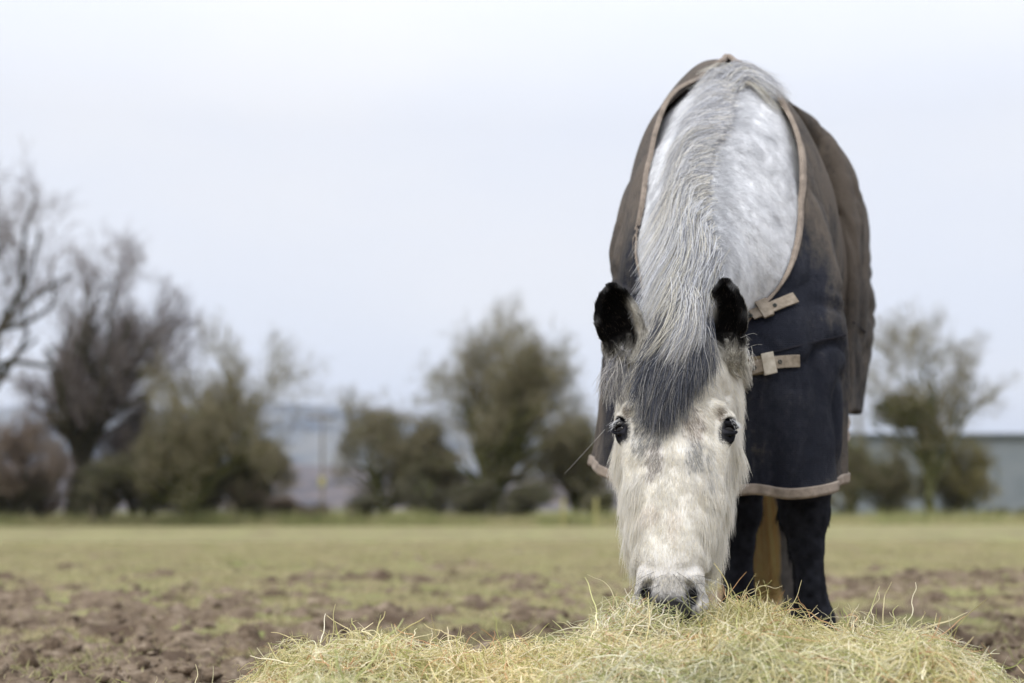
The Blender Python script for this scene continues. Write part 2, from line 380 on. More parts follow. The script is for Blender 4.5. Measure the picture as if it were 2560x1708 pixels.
# ------------------------------------------------------------------ coat pattern
def blob(x, s, cx, cs, rx, rs, rough=.35, seed=0, p=None):
    d = np.sqrt(((x-cx)/rx)**2+((s-cs)/rs)**2)
    if p is not None: d = d+rough*fbm(p, 90, seed, 2)
    return 1-sstep(.55, 1.15, d)
def coat(p):
    q = hl(p); x, y, s = q[:, 0], q[:, 1], q[:, 2]
    n1 = fbm(p, 22, 1, 3); n2 = fbm(p, 55, 5, 3); n3 = noise(p, 160, 9)
    white = np.array([.82, .805, .76]); cool = np.array([.84, .85, .865]); grey = np.array([.36, .37, .39]); brown = np.array([.33, .26, .21]); black = np.array([.012, .012, .015])
    c = np.repeat(cool[None], len(p), 0)
    dap = sstep(0., .75, n1)*.22+sstep(0, .8, n2)*.14+.22*sstep(.1, .8, noise(p, 7, 3))                         # dappled grey neck
    CR_ = np.array(CREST); dc = np.min([np.linalg.norm(p-(CR_[i]*(1-f)+CR_[i+1]*f), axis=1) for i in range(len(CR_)-1) for f in (0, .25, .5, .75)], axis=0)
    a_ = (1-sstep(.035, .085, dc+.012*n1))*.48; c = c*(1-a_[:, None])+np.array([.40, .41, .43])*a_[:, None]
    c = c*(1-dap[:, None])+grey*dap[:, None]
    isH = ((s > -.06) & (y < .25) & (s < .70) & (np.abs(x) < .16)).astype(float)*sstep(-.02, .06, s)*(1-sstep(.19, .25, y))
    hc = np.repeat(white[None], len(p), 0)
    hc = hc*(1-.05*sstep(0, 1, n1)[:, None])
    def mixc(c, col, a): return c*(1-a[:, None])+col*a[:, None]
    hc = mixc(hc, brown*.9+grey*.3, .75*blob(x, s, .040, .228, .024, .040, p=p, seed=2))
    hc = mixc(hc, grey*.9, .8*blob(x, s, -.045, .235, .045, .060, p=p, seed=3))
    hc = mixc(hc, brown*.6+grey*.6, .75*blob(x, s, -.036, .305, .026, .040, p=p, seed=4))
    hc = mixc(hc, grey, .65*blob(x, s, .046, .292, .020, .040, p=p, seed=6))
    hc = mixc(hc, brown*1.4, .28*blob(x, s, -.040, .410, .028, .030, p=p, seed=7))
    hc = mixc(hc, brown*1.2+.05, .28*blob(x, s, .008, .430, .018, .040, p=p, seed=8))
    hc = mixc(hc, brown*.8, .7*blob(x, s, -.092, .198, .010, .014, p=p, seed=8))
    hc = mixc(hc, brown*.8, .7*blob(x, s, .090, .200, .011, .017, p=p, seed=8))
    hc = mixc(hc, grey, .35*blob(x, s, .075, .31, .010, .05, p=p, seed=11))
    # black skin round the eyes, grey nostrils, black lips
    for e in EYE:
        de = np.linalg.norm((q-np.array(e))*np.array([1, 1, .85]), axis=1)
        hc = mixc(hc, black*1.2, (1-sstep(.0235, .029, de+.003*n2)))
        sg = np.sign(e[0])
        hc = mixc(hc, black*3, .8*blob(x*sg, s, .0965, .240, .011, .020))
    hc = mixc(hc, np.array([.58, .565, .56]), .8*sstep(.46, .54, s+.008*n2)); hc = mixc(hc, np.array([.36, .355, .36]), .4*sstep(.545, .575, s+.008*n2)*(1-sstep(.03, .05, np.abs(x)))*(y < .10))
    ns = [np.sqrt(((x-sg*.046)/.016)**2+((s-.569)/.022)**2) for sg in (-1, 1)]
    nd = np.minimum(*ns); hc = mixc(hc, np.array([.16, .155, .16]), .8*(1-sstep(.7, 1.5, nd)))
    hc = mixc(hc, black*1.2, (1-sstep(.65, 1.0, nd)))
    hc = mixc(hc, np.array([.035, .034, .037]), sstep(.571, .584, s+.008*(1-(x/.05)**2)-.004+.003*n3)*(1-sstep(.043, .052, np.abs(x))))
    hc = mixc(hc, np.array([.68, .66, .65]), sstep(.050, .058, np.abs(x))*sstep(.56, .58, s))
    c = c*(1-isH[:, None])+hc*isH[:, None]
    # ears: black inside and tips, pale rims and base
    for e in EARS:
        pts, lat, sgn = e
        r = p-pts[0]; T = nrm(pts[3]-pts[0]); hgt = r@T; near = chain(p, list(zip(pts, [(.03, .03), (.045, .04), (.04, .035), (.012, .012)])), .01, lat)
        ina = 1-sstep(.0, .012, near)
        fw = np.cross(lat, T); fw = fw if fw[1] < 0 else -fw
        mid = pts[0]+T*hgt[:, None]*1.0
        rr = p-mid; front = rr@fw; la = rr@lat
        inner = sstep(-.004, .008, front+.020-.25*np.abs(la))*sstep(.018, .042, hgt+.012*n2)
        inner = inner*(1-sstep(.012, .022, -la*sgn)*(1-sstep(.09, .12, hgt)))          # pale inner rim
        tipd = sstep(.105, .135, hgt)
        dk = np.maximum(inner, tipd)
        ec = np.array([.55, .53, .48])*(1-dk[:, None])+np.array([.006, .0055, .0055])*dk[:, None]
        a = ina*sstep(-.02, .02, hgt)
        c = c*(1-a[:, None])+ec*a[:, None]
    # black legs
    low = 1-sstep(.62, .90, p[:, 2]+.05*n1)
    lm = low*(p[:, 1] > 3.2)
    lc = np.repeat(np.array([.016, .017, .022])[None], len(p), 0)*(1+.5*n2[:, None])
    hind = (p[:, 1] > 4.6)
    lc = np.where(hind[:, None], np.array([.075, .068, .062])*(1+.6*n1[:, None]), lc)
    lc = np.where((p[:, 2] < .075)[:, None], np.array([.06, .05, .045]), lc)
    c = c*(1-lm[:, None])+lc*lm[:, None]
    return np.clip(c, .005, .9)
HC = chunked(coat, HV)
horse = empty('horse', (CX(3.6), 3.6, 0), 'dappled grey horse with black legs in a dark rug, head lowered eating hay', 'horse')
body = mesh('body', HV, HF, M_body, horse, colors=HC)
print('body', round(time.time()-T0, 1))
bvh_body = BVHTree.FromPolygons([Vector(v) for v in HV], HF.tolist())
CAM = Vector((0, 0, CH))
def raycast(bvh, u, v):
    d = Vector(P(u, v, 1.0))-CAM; d.normalize()
    return bvh.ray_cast(CAM, d)

# eyes
def sphere(c, r, n=28, m=18, sq=(1, 1, 1)):
    V, F = [], []
    for i in range(m+1):
        for j in range(n):
            th = math.pi*i/m; ph = 2*math.pi*j/n
            V.append((c[0]+sq[0]*r*math.sin(th)*math.cos(ph), c[1]+sq[1]*r*math.sin(th)*math.sin(ph), c[2]+sq[2]*r*math.cos(th)))
    for i in range(m):
        for j in range(n):
            F.append((i*n+j, (i+1)*n+j, (i+1)*n+(j+1) % n, i*n+(j+1) % n))
    return V, F
M_eye, nt, b = newmat('eye_glass', .10, .32); b.inputs['Base Color'].default_value = (.006, .004, .003, 1)
for e in EYE:
    sg = np.sign(e[0]); c = hw(e[0]-sg*.002, e[1]+.001, e[2]); mesh('eye', *sphere(c, .0178), M_eye, body)

# ================================================================== RUG
def side(Y, sg, zr, hem, w=1.0):
    o = [(0, zr), (.15*w, zr-.03), (.285*w, zr-.12), (.365*w, 1.30), (.356*w, 1.02), (.325*w, hem)]
    c = [(CX(Y)+sg*a*BLAT[0], Y+sg*a*BLAT[1]*.9, z) for a, z in o]
    q = cr_interp(c, 5); return [tuple(v) for v in q]
def im(l): return [tuple(P(*q)) for q in l]
BACK = [(5.24, 1.20, .82, .55), (5.12, 1.42, .80, .78), (4.95, 1.52, .78, .92), (4.7, 1.56, .76, 1.0), (4.45, 1.55, .75, 1.02), (4.2, 1.58, .74, .97), (4.02, 1.61, .72, .90)]
cols = [side(Y, -1, zr, hem, w) for Y, zr, hem, w in BACK]
cols += [im([(1818, 143, 3.80), (1725, 205, 3.86), (1640, 350, 3.92), (1580, 650, 3.9), (1545, 1060, 3.85)])]
LNECK = len(cols)
cols += [im(l) for l in (
    [(1795, 174, 3.70), (1690, 225, 3.79), (1608, 390, 3.84), (1555, 690, 3.80), (1530, 1090, 3.76)],
    [(1687, 229, 3.62), (1622, 345, 3.72), (1562, 520, 3.75), (1535, 800, 3.72), (1515, 1120, 3.68)],
    [(1643, 314, 3.55), (1583, 440, 3.62), (1543, 600, 3.63), (1524, 850, 3.6), (1500, 1150, 3.56)],
    [(1624, 420, 3.48), (1558, 570, 3.50), (1530, 760, 3.49), (1512, 980, 3.47), (1497, 1172, 3.43)],
    [(1632, 530, 3.40), (1580, 690, 3.38), (1552, 870, 3.35), (1542, 1040, 3.34), (1535, 1200, 3.33)],
    [(1648, 660, 3.35), (1620, 800, 3.28), (1608, 940, 3.26), (1603, 1080, 3.27), (1602, 1228, 3.28)],
    [(1690, 800, 3.29), (1690, 910, 3.25), (1690, 1020, 3.25), (1690, 1120, 3.26), (1690, 1235, 3.27)],
    [(1790, 835, 3.28), (1792, 930, 3.25), (1795, 1020, 3.25), (1797, 1120, 3.26), (1800, 1235, 3.27)],
    [(1868, 775, 3.31), (1880, 890, 3.26), (1886, 1000, 3.26), (1888, 1110, 3.26), (1890, 1232, 3.27)],
    [(1924, 700, 3.35), (1955, 840, 3.28), (1970, 960, 3.27), (1974, 1090, 3.27), (1975, 1243, 3.27)],
    [(1975, 592, 3.41), (2030, 750, 3.33), (2052, 900, 3.31), (2060, 1050, 3.31), (2060, 1232, 3.30)],
    [(2004, 460, 3.47), (2072, 630, 3.45), (2108, 810, 3.43), (2124, 1000, 3.41), (2120, 1212, 3.39)],
    [(1993, 333, 3.55), (2052, 480, 3.58), (2098, 680, 3.58), (2120, 950, 3.55), (2118, 1190, 3.52)],
    [(1930, 222, 3.64), (2010, 330, 3.72), (2072, 510, 3.75), (2100, 790, 3.72), (2110, 1130, 3.68)],
    [(1862, 176, 3.70), (1950, 240, 3.79), (2035, 400, 3.84), (2082, 690, 3.84), (2095, 1090, 3.80)])]
RNECK = len(cols)
cols += [im([(1818, 143, 3.80), (1905, 190, 3.86), (2012, 340, 3.95), (2080, 660, 3.96), (2095, 1060, 3.92)])]
cols += [side(Y, 1, zr, hem, w) for Y, zr, hem, w in BACK[::-1]]
G = np.array(cols)                                   # (k,5,3)
NCOL, NROW = 520, 110
tt = np.linspace(0, len(cols)-1, NCOL)
G = cr_interp(G, NCOL, tt); G = np.swapaxes(cr_interp(np.swapaxes(G, 0, 1), NROW), 0, 1)   # (NCOL,NROW,3)
Pg = G.reshape(-1, 3)
def grid_normals(G):
    du = np.gradient(G, axis=0); dv = np.gradient(G, axis=1); return nrm(np.cross(dv, du))
cv = np.tile(np.linspace(0, 1, NROW)[None], (NCOL, 1)); ct = np.tile(tt[:, None], (1, NROW))
Nn = grid_normals(G)
cen = np.stack([CX(G[..., 1]), np.clip(G[..., 1], 3.7, 5.0), np.full(G.shape[:2], 1.1)], -1)
if ((G-cen)*Nn).sum(-1).mean() < 0: Nn = -Nn; RFLIP = True
else: RFLIP = False
# hanging folds: run down the cloth
wv = np.stack([ct.ravel()*1.0, cv.ravel()*.9, 0*ct.ravel()], -1)
amp = (.45+.55*sstep(.1, .5, cv))*(1-.5*sstep(LNECK+4, LNECK+6, ct)*(1-sstep(RNECK-6, RNECK-4, ct)))
fold = noise(wv, 1.05, 3)*.026+noise(wv*np.array([1, 1.6, 1]), 2.1, 8)*.022+np.maximum(noise(wv, 3.1, 12), 0)*.010
fine = fbm(Pg, 14, 4, 3)*.005-(1-np.clip(np.abs(noise(Pg*np.array([1.3, 1.3, .45])+.4*np.stack([noise(Pg, 3, 41)]*3, -1), 5, 14))*5, 0, 1))**2*.020
hemp = sstep(.86, .98, cv)*(.5+.5*np.sin(ct*11+2*np.sin(ct*3)))*.006
G = G+Nn*((fold+fine).reshape(cv.shape)*amp*sstep(0, .06, cv)+hemp*(.4+noise(wv, 5, 2).reshape(cv.shape)))[..., None]
def pushout(Pp, off, it=3):
    for _ in range(it):
        dd = chunked(horse_sdf, Pp); m = dd < off
        if not m.any(): break
        g = grad(horse_sdf, Pp[m]); gl = np.maximum(np.linalg.norm(g, axis=1), .4)
        Pp[m] += g/gl[:, None]*((off-dd[m])/gl)[:, None]
    return Pp
off = (.009+.010*sstep(0, .15, cv)).ravel()
dd = chunked(horse_sdf, G.reshape(-1, 3)); 
Pp = G.reshape(-1, 3).copy()
for _ in range(4):
    dd = chunked(horse_sdf, Pp); m = dd < off
    g = grad(horse_sdf, Pp[m]); gl = np.maximum(np.linalg.norm(g, axis=1), .4)
    Pp[m] += g/gl[:, None]*np.minimum((off[m]-dd[m])/gl, .03)[:, None]
G = Pp.reshape(G.shape)
for _ in range(2):                                    # relax
    S_ = G.copy(); S_[1:-1, 1:-1] = (G[:-2, 1:-1]+G[2:, 1:-1]+G[1:-1, :-2]+G[1:-1, 2:])/4; G = G*.5+S_*.5
# the neckline lies close on the coat
idx = np.arange(NCOL*NROW).reshape(NCOL, NROW)
RF = np.stack([idx[:-1, :-1], idx[1:, :-1], idx[1:, 1:], idx[:-1, 1:]], -1).reshape(-1, 4)
_i = RF[::97]; _p = G.reshape(-1, 3); _fn = np.cross(_p[_i[:, 2]]-_p[_i[:, 0]], _p[_i[:, 3]]-_p[_i[:, 1]])
if (_fn*(_p[_i[:, 0]]-cen.reshape(-1, 3)[_i[:, 0]])).sum() < 0: RF = RF[:, ::-1].copy()
# ---- rug material: navy ripstop with dried mud
M_rug, nt, b = newmat('rug_canvas', .75, .2)
t = N(nt, 'ShaderNodeTexCoord'); ob = t.outputs['Object']
mpn = N(nt, 'ShaderNodeMapping'); mpn.inputs['Scale'].default_value = (1, 1, .35); L(nt, ob, mpn.inputs[0])
n1 = texnoise(nt, 7.5, 8, mpn.outputs[0], .68, .5); n2 = texnoise(nt, 45, 5, ob, .7); n3 = texnoise(nt, 400, 2, ob)
va = N(nt, 'ShaderNodeAttribute', attribute_name='col'); sepc = N(nt, 'ShaderNodeSeparateColor'); L(nt, va.outputs['Color'], sepc.inputs[0])
def math_(nt, op, a, b_, clamp=False):
    m = N(nt, 'ShaderNodeMath', operation=op, use_clamp=clamp)
    for i, q in enumerate((a, b_)):
        if isinstance(q, (int, float)): m.inputs[i].default_value = q
        else: L(nt, q, m.inputs[i])
    return m.outputs[0]
s1 = math_(nt, 'ADD', math_(nt, 'MULTIPLY', n1, 2.7), math_(nt, 'MULTIPLY', n2, 1.0)); s1 = math_(nt, 'SUBTRACT', s1, .86); s1 = math_(nt, 'ADD', s1, sepc.outputs[0])
mr = N(nt, 'ShaderNodeMapRange'); L(nt, s1, mr.inputs[0]); mr.inputs[1].default_value = .72; mr.inputs[2].default_value = 1.85
colr = ramp(nt, mr.outputs[0], [(0, (.014, .016, .0245)), (.30, (.026, .028, .038)), (.62, (.072, .066, .061)), (1, (.138, .116, .096))])
wv1 = N(nt, 'ShaderNodeTexWave', bands_direction='Z'); wv1.inputs['Scale'].default_value = 62; wv1.inputs['Distortion'].default_value = .6; wv1.inputs['Detail'].default_value = 1; L(nt, ob, wv1.inputs[0])
wv2 = N(nt, 'ShaderNodeTexWave', bands_direction='X'); wv2.inputs['Scale'].default_value = 62; wv2.inputs['Distortion'].default_value = .6; L(nt, ob, wv2.inputs[0])
wsum = math_(nt, 'MAXIMUM', math_(nt, 'POWER', wv1.outputs[1], 4.), math_(nt, 'POWER', wv2.outputs[1], 5.))
mm = N(nt, 'ShaderNodeMix', data_type='RGBA', blend_type='MULTIPLY'); L(nt, math_(nt, 'MULTIPLY', wsum, .20), mm.inputs[0]); L(nt, colr, mm.inputs[6]); mm.inputs[7].default_value = (.35, .35, .4, 1)
L(nt, mm.outputs[2], b.inputs['Base Color'])
hh = math_(nt, 'ADD', math_(nt, 'MULTIPLY', wsum, -.3), math_(nt, 'ADD', math_(nt, 'MULTIPLY', n3, .5), math_(nt, 'MULTIPLY', n2, 1.5)))
bump(nt, b, math_(nt, 'ADD', hh, math_(nt, 'MULTIPLY', n1, 3.0)), .8, .005)
b.inputs['Specular IOR Level'].default_value = .10
# where mud has dried on: back and flanks, the hem; the chest panel is cleaner
z = G[..., 2]; front = sstep(LNECK+3.4, LNECK+5.0, ct)*(1-sstep(RNECK-4.6, RNECK-3.6, ct))
mud = .40+.30*sstep(.9, 1.3, z)-.62*front*(1-sstep(1.0, 1.35, z))+.65*sstep(.88, 1.0, cv)*front*sstep(RNECK-6.6, RNECK-4, ct)+.10*(1-front)
mud = mud+.35*np.exp(-((z-.90)/.03)**2)*front*sstep(RNECK-6.5, RNECK-4.5, ct)
mc = np.stack([mud.ravel()]*3, -1)
rug = mesh('rug', G.reshape(-1, 3), RF, M_rug, body, colors=mc)
tag(rug, 'navy canvas turnout rug faded brown with dried mud')
md = rug.modifiers.new('thick', 'SOLIDIFY'); md.thickness = .005; md.offset = -1
RN = grid_normals(G)
if ((G-cen)*RN).sum(-1).mean() < 0: RN = -RN
bvh_rug = BVHTree.FromPolygons([Vector(v) for v in G.reshape(-1, 3)], RF.tolist())
# binding tape along neckline and hem
M_tape, nt, b = newmat('tape', .8, .15)
f = texnoise(nt, 30, 7, None, .7); L(nt, ramp(nt, f, [(.32, (.17, .14, .115)), (.66, (.34, .285, .235))]), b.inputs['Base Color']); bump(nt, b, texnoise(nt, 500, 2), .3, .002)
def tape(name, cols_, row0, dirn, w):
    V, F = [], []
    for j in cols_:
        c = G[j] if dirn > 0 else G[j][::-1]
        nn = RN[j] if dirn > 0 else RN[j][::-1]
        L_ = np.concatenate([[0], np.cumsum(np.linalg.norm(np.diff(c, axis=0), axis=1))])
        def at(l): return np.array([np.interp(l, L_, c[:, k]) for k in range(3)]), nrm(np.array([np.interp(l, L_, nn[:, k]) for k in range(3)]))
        p0, n0 = at(0); p1, n1_ = at(.004); out = nrm(p0-p1)
        a = [p0+out*.004-n0*.006, p0+out*.006+n0*.002, p0+n0*.006]
        w_ = w*(.30+.70*sstep(LNECK+3, LNECK+6, tt[j])) if dirn > 0 else w
        for l in np.linspace(.004, w_, 5):
            q, m = at(l); a.append(q+m*.0055)
        q, m = at(w_+.0015); a.append(q+m*.0005)
        V += a
    k = 9
    for i in range(len(cols_)-1):
        for r in range(k-1): F.append((i*k+r, (i+1)*k+r, (i+1)*k+r+1, i*k+r+1))
    return mesh(name, np.array(V), F, M_tape, rug)
jn0 = int((LNECK-1)/(len(cols)-1)*NCOL); jn1 = int((RNECK)/(len(cols)-1)*NCOL)
tape('binding', list(range(jn0, jn1+1)), 0, 1, .019)
jb0 = int((LNECK-2)/(len(cols)-1)*NCOL); tape('binding', list(range(jb0, int(RNECK/(len(cols)-1)*NCOL)+1)), 0, -1, .019)
# straps and loops, laid on the cloth
def laid(name, path, w, mat, off, parent, thick=.003, nseg=14):
    path = np.array(path, float); pp = cr_interp(path, nseg) if len(path) > 2 else path[0]+(path[1]-path[0])*np.linspace(0, 1, nseg)[:, None]
    C_, N_ = [], []
    for u, v in pp:
        h = raycast(bvh_rug, u, v)
        if h[0] is None: continue
        n = Vector(h[1]); 
        if n.dot(CAM-h[0]) < 0: n = -n
        C_.append(np.array(h[0])); N_.append(np.array(n))
    C_ = np.array(C_); N_ = np.array(N_)
    for _ in range(4): N_[1:-1] = nrm(N_[:-2]+N_[1:-1]+N_[2:]); C_[1:-1] = (C_[:-2]+2*C_[1:-1]+C_[2:])/4
    T_ = nrm(np.gradient(C_, axis=0)); S_ = nrm(np.cross(T_, N_)); V, F = [], []
    for c, n, s in zip(C_, N_, S_):
        for a, b_ in ((-1, 0), (-1, 1), (-.9, 1.25), (.9, 1.25), (1, 1), (1, 0)): V.append(c+s*a*w/2+n*(off+b_*thick))
    m = len(C_)
    for i in range(m-1):
        for r in range(6): F.append((i*6+r, i*6+(r+1) % 6, (i+1)*6+(r+1) % 6, (i+1)*6+r))
    F += [tuple(range(5, -1, -1)), tuple((m-1)*6+r for r in range(6))]
    return mesh(name, np.array(V), F, mat, parent, smooth=False), C_, N_
M_web, nt, b = newmat('webbing', .75, .2)
f = texnoise(nt, 70, 5); L(nt, ramp(nt, f, [(.3, (.20, .165, .125)), (.7, (.36, .31, .25))]), b.inputs['Base Color'])
wv = N(nt, 'ShaderNodeTexWave'); wv.inputs['Scale'].default_value = 220; bump(nt, b, wv.outputs[1], .35, .0015)
M_webl = noisemat('webbing_pale', 60, [(.3, (.34, .30, .24)), (.7, (.52, .48, .41))], bs=.3, bd=.002, bscale=400)
M_metal, nt, b = newmat('eyelet_metal', .4, .5); b.inputs['Base Color'].default_value = (.05, .055, .05, 1); b.inputs['Metallic'].default_value = .7
M_hole, nt, b = newmat('loop_edge', .8, .1); b.inputs['Base Color'].default_value = (.17, .135, .085, 1)
for (back, top, lp, eyes, lm) in (
    ([(1835, 812), (1875, 795), (1925, 773)], [(1840, 818), (1872, 797), (1925, 775), (1985, 750)], [(1897, 785), (1926, 773)], [(1877, 797), (1936, 771)], M_web),
    ([(1835, 925), (1880, 916), (1931, 911)], [(1840, 935), (1880, 920), (1930, 909), (1994, 901)], [(1903, 914), (1932, 909)], [(1881, 921), (1945, 908)], M_webl)):
    laid('strap_backing', back, .042, M_hole, .003, rug)
    st, C_, N_ = laid('strap', top, .0285, M_web, .008, rug)
    # loop: a wide band standing over the strap
    laid('strap_loop', lp, .050, lm, .0125, rug, .004, 6)
    for u, v in eyes:
        h = raycast(bvh_rug, u, v)
        if h[0] is None: print('eyelet off the rug', u, v); continue
        n = Vector(h[1]); n = n if n.dot(CAM-h[0]) > 0 else -n
        c = Vector(h[0])+n*.0122; a = n.orthogonal().normalized(); bb = n.cross(a); V, F = [], []
        for k in range(16):
            an = k/16*2*math.pi; dr = a*math.cos(an)+bb*math.sin(an)
            V += [c+dr*.0050, c+dr*.0048+n*.0015, c+dr*.0028+n*.0015, c+dr*.0025-n*.001]
        for k in range(16):
            for r in range(3): F.append((k*4+r, k*4+r+1, ((k+1) % 16)*4+r+1, ((k+1) % 16)*4+r))
        F.append(tuple(k*4+3 for k in range(16)))
        mesh('eyelet', V, F, M_metal, rug)
M_seam, nt, b = newmat('seam_thread', .85, .1); b.inputs['Base Color'].default_value = (.018, .018, .024, 1)
laid('seam', [(1900, 888), (1960, 874), (2040, 854), (2112, 838)], .0045, M_seam, .0005, rug, .0025, 30)
laid('seam', [(2132, 806), (2146, 816), (2162, 832)], .0045, M_seam, .0005, rug, .0025, 10)
print('rug', round(time.time()-T0, 1))

# ================================================================== FUR
tri_a = HV[HF[:, 0]]; tri_area = np.linalg.norm(np.cross(HV[HF[:, 2]]-HV[HF[:, 0]], HV[HF[:, 3]]-HV[HF[:, 1]]), axis=1)*.5
FC = (HV[HF[:, 0]]+HV[HF[:, 1]]+HV[HF[:, 2]]+HV[HF[:, 3]])/4
fq = hl(FC)
w_head = ((fq[:, 2] > -.03) & (fq[:, 2] < .66) & (fq[:, 1] < .24) & (fq[:, 1] > -.1) & (np.abs(fq[:, 0]) < .16))
w_ear = np.zeros(len(FC), bool)
for e in EARS:
    pts, lat, sgn = e
    w_ear |= (chain(FC, list(zip(pts, [(.03, .03), (.045, .04), (.04, .035), (.012, .012)])), .01, lat) < .006) & ((FC-pts[0])@nrm(pts[3]-pts[0]) > .0)
w_neck = (FC[:, 1] < 3.95) & (FC[:, 2] > .72) & ~w_head & ~w_ear
w_leg = (FC[:, 2] < .80) & (FC[:, 1] > 3.2) & (FC[:, 2] > .07)
def seeds(mask, n):
    f = np.nonzero(mask)[0]; w = tri_area[f]; i = f[np.searchsorted(np.cumsum(w)/w.sum(), rng.random(n))]
    a, b_ = rng.random(n)[:, None], rng.random(n)[:, None]; q = HF[i]
    def bl(A): return (A[q[:, 0]]*(1-a)+A[q[:, 1]]*a)*(1-b_)+(A[q[:, 3]]*(1-a)+A[q[:, 2]]*a)*b_
    return bl(HV), nrm(bl(HN)), bl(HC)
def not_under_rug(p, n, reach=.05):
    keep = np.ones(len(p), bool)
    for i in range(len(p)):
        if bvh_rug.ray_cast(Vector(p[i]+n[i]*.0005), Vector(n[i]), reach)[0] is not None: keep[i] = False
    return keep
def grow(p, n, flow, length, lift, k=5, curl=.15, seed=0, clump=.25, cs=70):
    """short hair: starts along lift*n+flow and lies down"""
    j = np.stack([noise(p, cs, seed+1), noise(p, cs, seed+2), noise(p, cs, seed+3)], -1)*clump+rng.normal(size=p.shape)*curl
    fl = nrm(flow-(flow*n).sum(1, keepdims=True)*n+1e-6)
    pts = [p]; cur = p.copy()
    for i in range(1, k):
        t = i/(k-1)
        dr = nrm(n*(lift*(1-.75*t))[:, None]+fl+j)
        cur = cur+dr*(length/(k-1))[:, None]; pts.append(cur)
    return np.stack(pts, 1)
def taper(n, k, r, tip=.25):
    t = np.linspace(0, 1, k); return np.asarray(r).reshape(-1, 1)*(1-(1-tip)*t**1.5)[None]*np.ones((n, 1))
PTS, RAD, COLS = [], [], []
# --- head
w_nearear = np.zeros(len(FC), bool)
for e in EARS: w_nearear |= (chain(FC, list(zip(e[0], [(.03, .03), (.045, .04), (.04, .035), (.012, .012)])), .01, e[1]) < .016) & ((FC-e[0][0])@nrm(e[0][3]-e[0][0]) > -.01)
p, n, c = seeds(w_head & ~w_ear & ~w_nearear, 150000)
q = hl(p); x, y, s = q.T; de = np.minimum(np.linalg.norm(q-np.array(EYE[0]), axis=1), np.linalg.norm(q-np.array(EYE[1]), axis=1))
mouth = (s > .578) & (np.abs(x) < .05)
nd = np.minimum(*[np.sqrt(((x-sg*.045)/.016)**2+((s-.567)/.020)**2) for sg in (-1, 1)])
keep = (de > np.where(s < EYE[0][2]-.006, .0195, .0235)) & ~mouth & (nd > 1.0) 
p, n, c, q, de = p[keep], n[keep], c[keep], q[keep], de[keep]; x, y, s = q.T
keep = not_under_rug(p, n, .03); p, n, c, q, de = p[keep], n[keep], c[keep], q[keep], de[keep]; x, y, s = q.T
whorl = np.stack([x*1.0, 0*x, (s-.235)*1.0+.03], -1)
flow_l = np.where((s < .16)[:, None], np.stack([x*2.0, 0*x+.02, np.full(len(x), .10)], -1), whorl+np.stack([0*x, .25*np.abs(x)*0, .05+.25*sstep(.26, .4, s)], -1))
flow = flow_l[:, :1]*EX+flow_l[:, 1:2]*EY+flow_l[:, 2:3]*ES
jaw = sstep(.085, .125, y)*sstep(.02, .12, s)*(1-sstep(.43, .54, s))+.55*sstep(.05, .07, np.abs(x))*sstep(.28, .36, s)*(1-sstep(.46, .52, s))
jaw = np.clip(jaw, 0, 1)
length = (.0085+.004*rng.random(len(p)))*(.30+.70*sstep(.028, .05, de))*(1-.45*sstep(.40, .58, s))+jaw*(.016+.040*rng.random(len(p))**1.4)*(.6+.4*sstep(.15, .3, s))
flow = nrm(flow)*(1-.7*jaw)[:, None]+np.array([0, 0, -1.0])*(.9*jaw)[:, None]
A = grow(p, n, flow, length, .17+.35*jaw, 6, .09, 11, .20, 60)
sag = np.linspace(0, 1, 6)[None]**2*(jaw*length*.35)[:, None]; A[..., 2] -= sag
PTS.append(A); RAD.append(taper(len(A), 6, .00042+.0*x, .2)); 
v = 1+.08*rng.normal(size=(len(p), 1)); cc = c*v
fl_ = (rng.random((len(p), 1)) < .42) & (c.mean(1, keepdims=True) > .12) & (s[:, None] < .56); cc = np.where(fl_, np.array([.80, .78, .74]), cc*np.where(c.mean(1, keepdims=True) < .62, .8, 1)); warm = np.array([1.03, 1.0, .93]); cc = cc*np.where(rng.random((len(p), 1)) < .3, warm, 1)
COLS.append(cc)
# --- neck and shoulders
p, n, c = seeds(w_neck, 230000)
front = n@np.array([0, -1, -.15]) > -.35
p, n, c = p[front], n[front], c[front]
keep = not_under_rug(p, n, .06); p, n, c = p[keep], n[keep], c[keep]
lat = np.sign(p[:, 0]-np.interp(p[:, 2], [q_[2] for q_ in CREST], [q_[0] for q_ in CREST]))
flow = np.stack([lat*.75, np.full(len(p), .35), np.full(len(p), -.75)], -1)
A = grow(p, n, flow, .009+.006*rng.random(len(p)), np.full(len(p), .28), 5, .12, 21, .30, 45)
A = np.concatenate([A, A[:, -1:]+(A[:, -1:]-A[:, -2:-1])*.5], 1)
PTS.append(A); RAD.append(taper(len(A), 6, np.full(len(A), .00050), .2)); COLS.append(c*(1+.07*rng.normal(size=(len(p), 1))))
# --- legs
p, n, c = seeds(w_leg & (FC[:, 1] < 4.3), 30000)
keep = not_under_rug(p, n, .03); p, n, c = p[keep], n[keep], c[keep]
fl = np.tile(np.array([0, .25, -1.]), (len(p), 1))
backside = sstep(-.2, .6, n[:, 1])*(p[:, 2] < .46)
A = grow(p, n, fl, .0035+.05*backside*rng.random(len(p)), np.full(len(p), .12)+.4*backside, 6, .08, 31, .15, 40)
PTS.append(A); RAD.append(taper(len(A), 6, np.full(len(A), .0006), .2)); COLS.append(np.clip(c*(1+.3*rng.normal(size=(len(p), 1)))+.01*(rng.random((len(p), 1)) < .1), .006, 1))
PT = np.concatenate(PTS); RD = np.concatenate(RAD); CL = np.concatenate(COLS)
coat_o = strands('coat', PT, RD, CL, M_fur, body)
